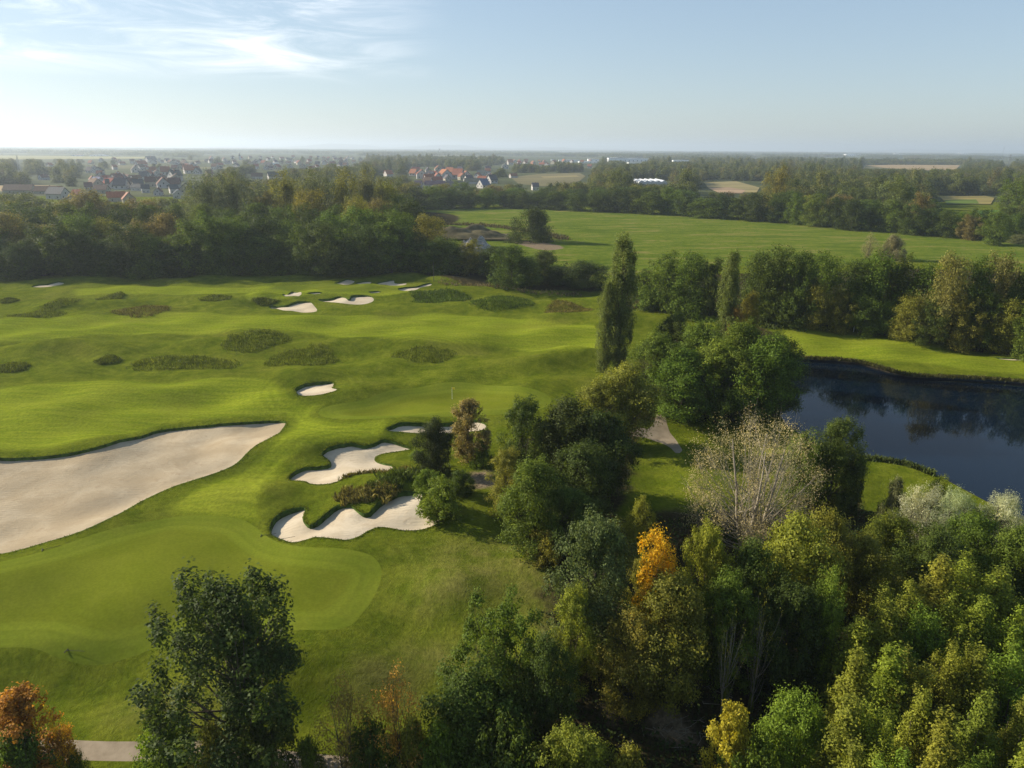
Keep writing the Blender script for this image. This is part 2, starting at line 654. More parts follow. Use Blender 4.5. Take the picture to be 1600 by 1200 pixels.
def leaf_material(name, source='object', trans=.38, gloss=.10, var=.32):
    m, N, L = new_mat(name)
    oi = N('ShaderNodeObjectInfo')
    geo = N('ShaderNodeNewGeometry')
    tc = N('ShaderNodeTexCoord')
    if source == 'object':
        col = oi.outputs['Color']
    else:
        cr = N('ShaderNodeValToRGB')
        L(oi.outputs['Random'], cr.inputs[0])
        e = cr.color_ramp.elements
        e[0].color = (.058, .074, .018, 1)
        e[1].position = 1.0
        e[1].color = (.115, .10, .034, 1)
        for p_, c_ in ((.25, (.072, .09, .02)), (.5, (.095, .115, .024)), (.75, (.12, .13, .03)), (.9, (.145, .14, .036))):
            q = e.new(p_)
            q.color = (*c_, 1)
        col = cr.outputs[0]
    ri = geo.outputs['Random Per Island']
    n = noise_node(N, L, tc.outputs['Object'], .45, 3, .6)
    g = mathn(N, L, 'MULTIPLY', rampf(N, L, ri, 0, 1, 1 - var, 1 + var), rampf(N, L, n, .3, .7, .75, 1.25))
    v = N('ShaderNodeVectorMath')
    v.operation = 'SCALE'
    L(col, v.inputs[0])
    L(g, v.inputs['Scale'])
    # some leaves have begun to turn
    turn = mixc(N, L, mathn(N, L, 'MULTIPLY', rampf(N, L, n, .5, .75), rampf(N, L, ri, .45, 1.0, 0, .55)), v.outputs[0],
                mixc(N, L, 1.0, v.outputs[0], (1.7, 1.25, .75), 'MULTIPLY'))
    out = N('ShaderNodeOutputMaterial')
    b = N('ShaderNodeBsdfPrincipled')
    L(turn, b.inputs['Base Color'])
    b.inputs['Roughness'].default_value = .6
    b.inputs['Specular IOR Level'].default_value = gloss
    t = N('ShaderNodeBsdfTranslucent')
    L(mixc(N, L, 1.0, turn, (1.35, 1.3, .6), 'MULTIPLY'), t.inputs[0])
    mx = N('ShaderNodeMixShader')
    mx.inputs[0].default_value = trans
    L(b.outputs[0], mx.inputs[1])
    L(t.outputs[0], mx.inputs[2])
    L(mx.outputs[0], out.inputs[0])
    return m


M_GROUND = ground_material()
M_GREEN = green_material()
M_SAND = sand_material()
M_SAND_WHITE = sand_material('white_bunker_sand', (1.22, 1.27, 1.36))
M_PATH = path_material()
M_WATER = water_material()
M_LEAF = leaf_material('leaves')
M_LEAF_FAR = leaf_material('far_leaves', 'random')
M_GRASS = leaf_material('tall_grass', 'object', .25, .1, .4)
M_BARK = plain('bark', (.085, .068, .05), .9, .1, .35, 3)
M_BARK_PALE = plain('pale_bark', (.27, .235, .18), .9, .1, .25, 3)
M_LIP = plain('bank_grass', (.045, .075, .012), .95, .05, .45, 1.3)

# ------------------------------------------------------------------ golf course terrain
BUNKER_DEF = [
    # pixels, lip height, bowl depth, label
    ([(446, 659), (420, 658), (380, 660), (330, 664), (280, 669), (240, 675), (200, 685), (160, 696), (120, 706), (80, 712), (40, 715), (0, 716), (-80, 717),
      (-170, 735), (-190, 800), (-130, 850), (-60, 868), (0, 866), (60, 851), (130, 829), (180, 806), (220, 784), (260, 765), (300, 751), (340, 738), (370, 724), (385, 709), (400, 696), (425, 683), (442, 670)],
     .28, .4, 'huge pale waste bunker of raked sand running out of the picture beside the front green'),
    ([(449, 747), (458, 739), (472, 731.5), (494, 729.5), (511, 728), (516, 723), (510, 717), (502, 710), (510, 701), (526, 696), (549, 693), (572, 697), (591, 690), (601, 687),
      (620, 692), (643, 701), (624, 705), (604, 708), (590, 712), (586, 718), (594, 723), (614, 728), (612, 733), (588, 739), (562, 739.5), (549, 740), (536, 748), (523, 754), (503, 757), (484, 756), (474, 752), (455, 751)],
     .42, .15, 'white bunker of three bays directly behind the one nearest the front green'),
    ([(420.6, 827), (425, 814), (437, 803), (455, 794.5), (476, 793), (477, 800), (474, 808), (476, 816), (485, 820.5), (497, 812), (507, 804), (520, 793), (536, 788), (549, 789.6), (559, 798), (572, 803),
      (581, 796), (594, 783), (614, 772), (633, 768), (656, 768), (661, 775), (656, 788), (663, 796), (676, 804), (692, 809), (685.5, 817), (669, 825), (650, 829), (627, 828.6), (607, 825), (591, 824), (575, 830), (562, 838),
      (542, 844), (523, 842), (503, 840), (490, 840), (474, 845), (455, 848), (438, 843), (425, 837)],
     .58, .2, 'large white bunker with three scalloped bays right beside the front green'),
    ([(602, 671), (614, 664.5), (630, 659.6), (650, 660.6), (672, 662), (700, 661), (735, 656), (757, 661), (758, 671), (730, 675), (700, 677), (672, 677), (650, 677), (627, 675), (607, 674)],
     .5, .2, 'narrow bunker half hidden behind the dark bush and the brown tree'),
    ([(460, 609), (471, 602), (491, 598), (518, 596.5), (522, 600.5), (520, 606), (528, 608), (518, 612.5), (498, 617), (471, 618.5), (463, 614)],
     .5, .2, 'small single bunker in the middle between the two upper fairways'),
    ([(420, 479), (434, 478), (449, 477), (456, 474), (464, 471.3), (483, 471), (490, 476), (496, 484), (491, 487.5), (472, 488.5), (457, 486), (437, 484)],
     .55, .0, 'pear shaped white bunker at the near end of the far bunker group'),
    ([(497, 468), (515, 466.5), (533, 463), (545, 467.3), (550, 462), (569, 461), (582, 464), (584, 470), (575.5, 474), (558.6, 476), (535, 474), (511, 472)],
     .6, .0, 'heart shaped white bunker, widest of the far bunker group'),
    ([(441, 461), (454, 456.5), (466, 455.5), (471.5, 460), (460, 462.5)], .3, .0, 'little white bunker just behind the pear shaped one'),
    ([(478, 458.3), (494, 456), (504, 457.6), (492, 459.8)], .3, .0, 'thin sliver of white sand beside the far green'),
    ([(575, 456), (592, 454.6), (596, 456.5), (580, 458.4)], .3, .0, 'thin white sliver of sand at the right edge of the far green'),
    ([(522, 443), (535, 438.5), (542, 436), (555, 439.6), (553, 442), (535, 445)], .3, .0, 'white bunker at the back of the far green, close to the wood'),
    ([(554, 442), (568, 439.5), (580, 439.6), (579, 443), (562, 444)], .3, .0, 'short white bunker between the two back bunkers of the far green'),
    ([(587, 443.6), (599, 439.5), (615, 437.5), (617.7, 442), (634.6, 442), (633, 445), (616, 446.6), (602, 445)], .3, .0, 'white bunker with a stepped back edge behind the far green'),
    ([(621, 451.4), (633, 448.7), (650, 447.7), (663, 443.6), (674, 442.3), (673.4, 446), (656.5, 449.7), (650, 453), (629.5, 454.4)], .3, .0, 'curved white bunker farthest to the right of the far bunker group'),
    ([(47, 448), (61, 444.3), (74, 443.6), (91, 439.6), (100, 441), (98, 444.3), (78, 448), (61, 449)], .3, .0, 'lone grey bunker in the shade of the left wood'),
    ([(1551, 558), (1562, 558.5), (1600, 559.5), (1650, 561), (1650, 565), (1600, 563.5), (1562, 561.5)], .3, .2, 'flat strip of sand in the fairway across the pond'),
]
SEGS = [1.0, .5, .45, .7, .6, .9, .9, 1, 1, 1, 1, 1, 1, 1, 1.2, 1.5]
bunkers = [(ground_poly(b[0], s), b[1], b[2], b[3]) for b, s in zip(BUNKER_DEF, SEGS)]

GREENS = [
    ([(0, 878), (100, 851), (190, 823), (270, 808), (330, 806), (385, 815), (430, 846), (480, 855), (540, 858), (580, 868), (596, 890), (590, 920), (568, 956), (535, 982), (450, 985),
      (256, 1012), (219, 1022), (169, 1037), (135, 1039), (94, 1029), (51, 1013), (0, 1012), (-70, 1012), (-140, 985), (-130, 920), (-70, 893)],
     'large smooth putting green with a paler collar beside the scalloped bunkers'),
    ([(572, 624), (620, 608), (680, 600), (740, 599), (800, 603), (845, 612), (862, 625), (845, 639), (790, 647), (720, 650), (650, 651), (590, 654), (530, 654), (497, 645), (515, 634), (545, 629)],
     'smooth putting green with the yellow flag in the middle of the course'),
    ([(418, 451), (470, 447), (540, 445.6), (590, 447), (605, 449), (575, 452.5), (510, 455), (450, 454.5)], 'far putting green ringed by white bunkers'),
]
greens = [(ground_poly(g[0], s), g[1]) for g, s in zip(GREENS, (.8, 1.2, 2))]
FAIRS = [
    [(-170, 505), (0, 498), (150, 490), (300, 488), (420, 492), (560, 492), (700, 490), (850, 500), (935, 512), (935, 545), (880, 547), (800, 545), (700, 535), (600, 527), (450, 516), (330, 522), (200, 523), (100, 528), (0, 533), (-170, 540)],
    [(-170, 622), (0, 606), (100, 597), (200, 594), (280, 598), (330, 590), (390, 590), (430, 600), (440, 615), (470, 628), (500, 632), (480, 650), (520, 662), (600, 656), (590, 680), (510, 690), (440, 725), (400, 775), (395, 812), (300, 803), (262, 792),
     (330, 752), (388, 724), (415, 700), (448, 676), (460, 656), (440, 648), (400, 650), (330, 653), (250, 664), (180, 679), (100, 694), (0, 702), (-170, 705)],
    [(1225, 515), (1330, 524), (1450, 543), (1600, 566), (1700, 580), (1700, 598), (1600, 586), (1500, 573), (1400, 563), (1240, 549)],
    [(380, 462), (440, 447), (520, 444), (610, 446), (640, 456), (600, 462), (500, 459), (430, 468)],
    [(130, 450), (250, 448), (420, 446), (430, 453), (330, 459), (200, 459), (120, 462)],
]
fairs = [ground_poly(f, 2.0) for f in FAIRS]
meadow = ground_poly([(640, 327), (740, 325), (840, 327), (960, 332), (1060, 336), (1200, 346), (1350, 361), (1450, 370), (1560, 377), (1700, 392), (1800, 440), (1640, 425), (1560, 415), (1450, 408),
                      (1330, 412), (1180, 415), (1000, 425), (880, 440), (860, 420), (800, 400), (700, 395), (655, 372)], 5)
path_a = ground_poly([(-150, 1150), (0, 1153), (130, 1157), (240, 1158), (380, 1163), (520, 1180), (640, 1198), (760, 1208), (900, 1215), (900, 1240), (760, 1238), (620, 1226), (500, 1208), (400, 1196), (240, 1189), (130, 1188), (0, 1185), (-150, 1182)], .9)
path_b = ground_poly([(978, 667), (1000, 668), (1012, 670), (1021, 662), (1026, 648), (1038, 648), (1042, 662), (1047, 676), (1058, 690), (1066, 704), (1056, 708), (1045, 698), (1035, 693), (1008, 684), (985, 680)], .9)
pond_pix = [(1225, 555), (1260, 558), (1330, 564), (1420, 575), (1500, 585), (1600, 598), (1750, 617), (1900, 700), (1900, 820), (1720, 850), (1600, 830), (1530, 790), (1470, 758), (1440, 742), (1400, 727), (1345, 721), (1300, 722), (1250, 700), (1225, 660), (1215, 610)]
pond = ground_poly(pond_pix, 1.2)

WOOD_PIX = [
    [(790, 760), (800, 700), (850, 670), (920, 655), (975, 600), (1040, 530), (1180, 510), (1235, 560), (1228, 640), (1150, 660), (1030, 655), (1000, 690), (990, 740), (970, 790), (880, 860), (830, 850), (800, 800), (770, 750)],
    [(860, 870), (940, 850), (1000, 800), (1120, 800), (1240, 790), (1330, 780), (1360, 800), (1440, 790), (1500, 800), (1640, 860), (1800, 1000), (1800, 1500), (700, 1500), (680, 1190), (700, 1080), (840, 1030), (850, 930)],
    [(-400, 432), (0, 431), (130, 428), (420, 424), (600, 424), (700, 434), (760, 447), (900, 455), (940, 452), (880, 438), (800, 420), (700, 395), (640, 370), (640, 330), (-400, 330)],
    [(985, 478), (1080, 488), (1180, 498), (1280, 508), (1400, 525), (1520, 548), (1620, 562), (1800, 600), (1800, 430), (1560, 425), (1400, 420), (1200, 425), (1000, 432)],
]
woods = [ground_poly(w, 4) for w in WOOD_PIX]
DIRT_PIX = [[(1005, 1100), (1050, 1090), (1080, 1120), (1090, 1160), (1060, 1165), (1010, 1140)], [(735, 735), (765, 735), (775, 760), (740, 765)],
            [(800, 374), (835, 377), (868, 382), (880, 388), (850, 391), (815, 383)], [(930, 1085), (990, 1100), (1010, 1130), (950, 1120)]]
dirts = [ground_poly(w, 2) for w in DIRT_PIX]
dry_c = [(820, 880, 7, 5), (740, 900, 6, 4), (700, 925, 4, 3), (690, 1010, 5, 3), (770, 870, 8, 4), (600, 1040, 4, 3), (250, 1080, 4, 2), (700, 745, 5, 2), (850, 910, 5, 5)]


def build_terrain():
    X0, X1, Y0, Y1 = -460.0, 560.0, -40.0, 640.0
    g = np.random.default_rng(11)
    pts = []

    def grid(xa, xb, ya, yb, s):
        xs = np.arange(xa, xb, s)
        ys = np.arange(ya, yb, s * .9)
        gx, gy = np.meshgrid(xs, ys)
        gx = gx + (np.arange(len(ys)) % 2)[:, None] * s * .5
        q = np.stack([gx.ravel(), gy.ravel()], 1)
        return q + g.uniform(-.12, .12, q.shape) * s
    near = grid(-75, 85, 36, 122, .85)
    b1 = grid(-190, 200, 30, 212, 2.0)
    k = (b1[:, 0] > -76) & (b1[:, 0] < 86) & (b1[:, 1] > 35) & (b1[:, 1] < 123)
    b1 = b1[~k]
    b2 = grid(X0 + 6, X1 - 6, Y0 + 6, Y1 - 6, 8.0)
    k = (b2[:, 0] > -192) & (b2[:, 0] < 202) & (b2[:, 1] > 29) & (b2[:, 1] < 214)
    b2 = b2[~k]
    b3 = grid(-300, 330, 214, 330, 3.2)
    k = (b2[:, 0] > -302) & (b2[:, 0] < 332) & (b2[:, 1] > 213) & (b2[:, 1] < 332)
    b2 = b2[~k]
    q = np.concatenate([near, b1, b2, b3])
    polys = [b[0] for b in bunkers] + [gr[0] for gr in greens] + [path_a, path_b, pond, meadow]
    spac = list(SEGS) + [.8, 1.2, 2] + [.9, .9, 1.2, 5]
    for pl, s in zip(polys, spac):
        bb = np.nonzero((q[:, 0] > pl[:, 0].min() - 2) & (q[:, 0] < pl[:, 0].max() + 2) & (q[:, 1] > pl[:, 1].min() - 2) & (q[:, 1] < pl[:, 1].max() + 2))[0]
        d = seg_dist(pl, q[bb, 0], q[bb, 1])
        q = np.delete(q, bb[d < s * .45], axis=0)
    # denser points inside far bunkers
    extra = []
    for (pl, lip, bowl, lab), s in list(zip(bunkers, SEGS))[3:]:
        e = grid(pl[:, 0].min(), pl[:, 0].max(), pl[:, 1].min(), pl[:, 1].max(), s * 1.1)
        ok = inside(pl, e[:, 0], e[:, 1])
        e = e[ok]
        if len(e):
            d = seg_dist(pl, e[:, 0], e[:, 1])
            extra.append(e[d > s * .5])
    q = np.concatenate([q] + extra)
    border = []
    for t in np.linspace(0, 1, 60, endpoint=False):
        border += [(X0 + (X1 - X0) * t, Y0), (X1, Y0 + (Y1 - Y0) * t), (X1 - (X1 - X0) * t, Y1), (X0, Y1 - (Y1 - Y0) * t)]
    V = [Vector(p) for p in border] + [Vector(p) for p in q]
    E = []
    for pl in polys:
        o = len(V)
        n = len(pl)
        V += [Vector(p) for p in pl]
        E += [(o + i, o + (i + 1) % n) for i in range(n)]
    r = delaunay_2d_cdt(V, E, [], 0, 1e-4)
    v2 = np.array([(p.x, p.y) for p in r[0]])
    tri = np.array([t for t in r[2]], dtype=np.int64)
    a = v2[tri]
    ar = (a[:, 1, 0] - a[:, 0, 0]) * (a[:, 2, 1] - a[:, 0, 1]) - (a[:, 1, 1] - a[:, 0, 1]) * (a[:, 2, 0] - a[:, 0, 0])
    tri = np.where(ar[:, None] < 0, tri[:, ::-1], tri)
    x, y = v2[:, 0], v2[:, 1]
    cx, cy_ = v2[tri].mean(1).T
    zone = np.zeros(len(tri), int)
    for i, pl in enumerate(polys):
        zone[inside(pl, cx, cy_)] = i + 1
    z = base_h(x, y)
    # flatten the land round the pond so the bank meets the water
    dp = sdist(pond, x, y, 14)
    z = np.where(dp > -14, z * (1 - smooth(-10, -1, dp)) + (-.35) * smooth(-10, -1, dp), z)
    # raised turf lips on the sunny side of every bunker
    at = {}
    sun_h = np.array((SUN_V[0], SUN_V[1]))
    sun_h = sun_h / np.linalg.norm(sun_h)
    vert_step = {}
    lipdata = []
    for bi, (pl, lip, bowl, lab) in enumerate(bunkers):
        d = np.roll(pl, -1, 0) - np.roll(pl, 1, 0)
        nrm = np.stack([d[:, 1], -d[:, 0]], 1)
        nrm /= np.linalg.norm(nrm, axis=1)[:, None] + 1e-9
        away = np.array((-.35, .94)) if bi == 0 else np.array((-.62, .78))
        s = np.clip(np.maximum(nrm @ sun_h, nrm @ away), 0, 1) ** .8
        for _ in range(3):
            s = .25 * np.roll(s, 1) + .5 * s + .25 * np.roll(s, -1)
        st = .1 + lip * s
        lipdata.append((pl, nrm, st, s))
        m = sdist(pl, x, y, 6)
        k = np.nonzero((m < 0) & (m > -6))[0]
        if len(k):
            w = 1 / ((x[k][:, None] - pl[None, :, 0]) ** 2 + (y[k][:, None] - pl[None, :, 1]) ** 2 + .05) ** 1.5
            ss_ = (w * s).sum(1) / w.sum(1)
            z[k] += .18 * lip * ss_ * np.exp(-(m[k] / 2.2) ** 2)
    # vertex lookup for polygon points
    bumpz = {}
    fair = np.full(len(x), -12.0)
    for f in fairs:
        fair = np.maximum(fair, sdist(f, x, y, 8))
    wood = np.full(len(x), -12.0)
    for f in woods:
        wood = np.maximum(wood, sdist(f, x, y, 8))
    dirt = np.full(len(x), -6.0)
    for f in dirts:
        dirt = np.maximum(dirt, sdist(f, x, y, 6))
    mead = sdist(meadow, x, y, 12)
    ring = np.full(len(x), 14.0)
    for (px, py, rx, ry, hh) in ROUGHS:
        p, e = flat(px, py), flat(px + rx, py)
        wx, wy = e[0] - p[0], max(2.0, flat(px, py - ry)[1] - p[1])
        dd = (np.sqrt(((x - p[0]) / wx) ** 2 + ((y - p[1]) / wy) ** 2) - 1) * min(wx, wy)
        ring = np.minimum(ring, np.where(dd > 0, dd + 1, 14))
    for pl, *_ in bunkers[1:7]:
        m = sdist(pl, x, y, 12)
        ring = np.minimum(ring, np.where(m < 0, -m, 14))
    for pl, _ in greens:
        m = sdist(pl, x, y, 12)
        ring = np.minimum(ring, np.where(m < 0, -m, 14))
    dryv = np.zeros(len(x))
    for (px, py, sx, sy) in dry_c:
        p = flat(px, py)
        dryv = np.maximum(dryv, np.exp(-((x - p[0]) / sx) ** 2 - ((y - p[1]) / sy) ** 2))
    v3 = np.stack([x, y, z], 1)
    fn = np.cross(v3[tri[:, 1]] - v3[tri[:, 0]], v3[tri[:, 2]] - v3[tri[:, 0]])
    vn = np.zeros_like(v3)
    for kx in range(3):
        np.add.at(vn, tri[:, kx], fn)
    vn /= np.linalg.norm(vn, axis=1)[:, None] + 1e-12

    def submesh(name, mask, mat, attrs, zz=None, normals=True):
        t = tri[mask]
        u, inv = np.unique(t, return_inverse=True)
        vv = v3[u].copy()
        if zz is not None:
            vv[:, 2] = zz(u)
        me = mesh_np(name, vv, inv.reshape(-1, 3), mat, True)
        for k_, arr in attrs.items():
            at_ = me.attributes.new(k_, 'FLOAT', 'POINT')
            at_.data.foreach_set('value', arr[u].astype(np.float32))
        if normals:
            me.normals_split_custom_set_from_vertices([tuple(n_) for n_ in vn[u]])
        return link(name, me)
    nb, ng = len(bunkers), len(greens)
    allat = dict(fair=fair, wood=wood, dirt=dirt, meadow=mead, ring=ring, dry=dryv)
    zid_path = (nb + ng + 1, nb + ng + 2)
    zid_pond = nb + ng + 3
    zid_mead = nb + ng + 4
    o = submesh('ground', zone == 0, M_GROUND, allat)
    tag(o, 'rolling mown turf, rough and forest floor of the golf course', None, None, 'structure')
    o = submesh('meadow', zone == zid_mead, M_GROUND, allat)
    tag(o, 'wide bright green meadow beyond the golf course', None, None, 'structure')
    for i, (pl, lab) in enumerate(greens):
        o = submesh('putting_green', zone == nb + 1 + i, M_GREEN, dict(sd=sdist(pl, x, y, 4)))
        tag(o, lab, None, None, 'structure')
    for zi, lab in zip(zid_path, ('pale gravel path along the bottom edge of the picture', 'pale gravel path bending between the dark grove and the bare willow')):
        o = submesh('path', zone == zi, M_PATH, {})
        tag(o, lab, None, None, 'structure')
    o = submesh('pond_water', zone == zid_pond, M_WATER, {}, lambda u: np.full(len(u), -1.0), False)
    tag(o, 'dark blue still pond reflecting the trees', None, None, 'structure')
    # earth bank down to the water
    n = len(pond)
    zt = -.35 * np.ones(n)
    vb = np.concatenate([np.c_[pond, zt + .02], np.c_[pond, np.full(n, -1.6)]])
    i_ = np.arange(n)
    fb = np.stack([i_, (i_ + 1) % n, (i_ + 1) % n + n, i_ + n], 1)
    o = link('pond_bank', mesh_np('pond_bank', vb, fb, plain('bank_earth', (.06, .05, .03), .95, .05)))
    tag(o, 'low earth bank round the pond', None, None, 'structure')
    for bi, (pl, lip, bowl, lab) in enumerate(bunkers):
        _, nrm, st, s = lipdata[bi]

        def zz(u, pl=pl, st=st, bowl=bowl):
            d2 = (x[u][:, None] - pl[None, :, 0]) ** 2 + (y[u][:, None] - pl[None, :, 1]) ** 2
            w = 1 / (d2 + .02) ** 1.5
            sf = (w * st).sum(1) / w.sum(1)
            dd = seg_dist(pl, x[u], y[u])
            und = noise2(x[u], y[u], 5, 7.0) * .07 * np.minimum(1, dd)
            # rim height carried inwards, so the sand is level across the bunker
            hr = (w * ptz).sum(1) / w.sum(1)
            return hr - sf - bowl * (1 - np.exp(-dd / 2.5)) + und
        # ground height along the rim
        kk = [int(np.argmin((x - p[0]) ** 2 + (y - p[1]) ** 2)) for p in pl]
        ptz = z[kk]
        o = submesh('sand_bunker', zone == bi + 1, M_SAND if bi == 0 else M_SAND_WHITE, {}, zz, False)
        tag(o, lab, 'bunker', 'sand bunkers on the golf course')
        nn = len(pl)
        ins = pl - nrm * (.42 * st[:, None])
        top = pl + nrm * .05
        over = pl - nrm * .10
        vb = np.concatenate([np.c_[top, ptz + .0], np.c_[over, ptz + .05 * s], np.c_[ins, ptz - st - .25]])
        i_ = np.arange(nn)
        j_ = (i_ + 1) % nn
        fb = np.concatenate([np.stack([i_, i_ + nn, j_ + nn, j_], 1), np.stack([i_ + nn, i_ + 2 * nn, j_ + 2 * nn, j_ + nn], 1)])
        link('grass_lip', mesh_np('grass_lip', vb, fb, M_LIP, False), o)
    return v3, tri


TV, TT = build_terrain()
from mathutils.bvhtree import BVHTree
_BV = BVHTree.FromPolygons([tuple(p) for p in TV], [tuple(int(i) for i in t) for t in TT])


def gz(x, y):
    h = _BV.ray_cast(Vector((x, y, 60)), Vector((0, 0, -1)))
    return h[0].z if h[0] is not None else 0.0


def far_material():
    m, N, L = new_mat('far_land')
    geo = N('ShaderNodeNewGeometry')
    pos = geo.outputs['Position']
    a = noise_node(N, L, pos, .0016, 3, .5)
    b = noise_node(N, L, pos, .012, 4, .6)
    c = mixc(N, L, rampf(N, L, b, .35, .65), (.04, .05, .018), (.075, .085, .028))
    c = mixc(N, L, rampf(N, L, a, .58, .64, 0, .7), c, (.16, .14, .065))
    return finish(N, L, m, c, .95, .05)


def far_ground():
    X0, X1, Y0, Y1 = -460.0, 560.0, -40.0, 640.0
    B = 26000.0
    xs = [-B, X0, X1, B]
    ys = [-3000.0, Y0, Y1, B]
    v = [(x, y, 0) for y in ys for x in xs]
    f = [(j * 4 + i, j * 4 + i + 1, j * 4 + i + 5, j * 4 + i + 4) for j in range(3) for i in range(3) if not (i == 1 and j == 1)]
    o = link('far_land', mesh_np('far_land', np.array(v), np.array(f), far_material()))
    tag(o, 'flat wooded plain reaching to the horizon', None, None, 'structure')


far_ground()

# ------------------------------------------------------------------ trees
def unit(g, n):
    v = g.normal(size=(n, 3))
    return v / (np.linalg.norm(v, axis=1)[:, None] + 1e-9)


PROFILES = {
    'full': lambda t: np.sqrt(np.clip(1 - np.clip(t, 0, 1) ** 3.2 * .93, .05, 1)) * np.minimum(1, .72 + .9 * t),
    'crown': lambda t: np.sqrt(np.clip(1 - np.clip(t - .38, 0, 1) ** 2 / .40, .05, 1)) * np.minimum(1, .55 + 1.3 * t),
    'round': lambda t: np.sqrt(np.clip(1 - (2 * t - .95) ** 2 * .98, 0.02, 1)),
    'dome': lambda t: np.sqrt(np.clip(1 - (t * .98) ** 2.2, 0.02, 1)),
    'egg': lambda t: np.clip(np.sin(np.pi * np.clip(t, 0, 1) ** .7 * .93 + .15), .05, 1),
    'cone': lambda t: np.clip((1 - t) ** .75 * (.6 + .4 * np.minimum(1, t / .15)), .05, 1),
    'column': lambda t: np.clip(np.minimum(1, .62 + t / .55) * np.sqrt(np.clip(1 - np.clip((t - .62) / .42, 0, 1) ** 2.4, 0, 1)), .12, 1),
    'vase': lambda t: np.clip(.35 + .95 * t ** .7 - 1.05 * np.clip(t - .55, 0, 1) ** 1.3, .1, 1),
}


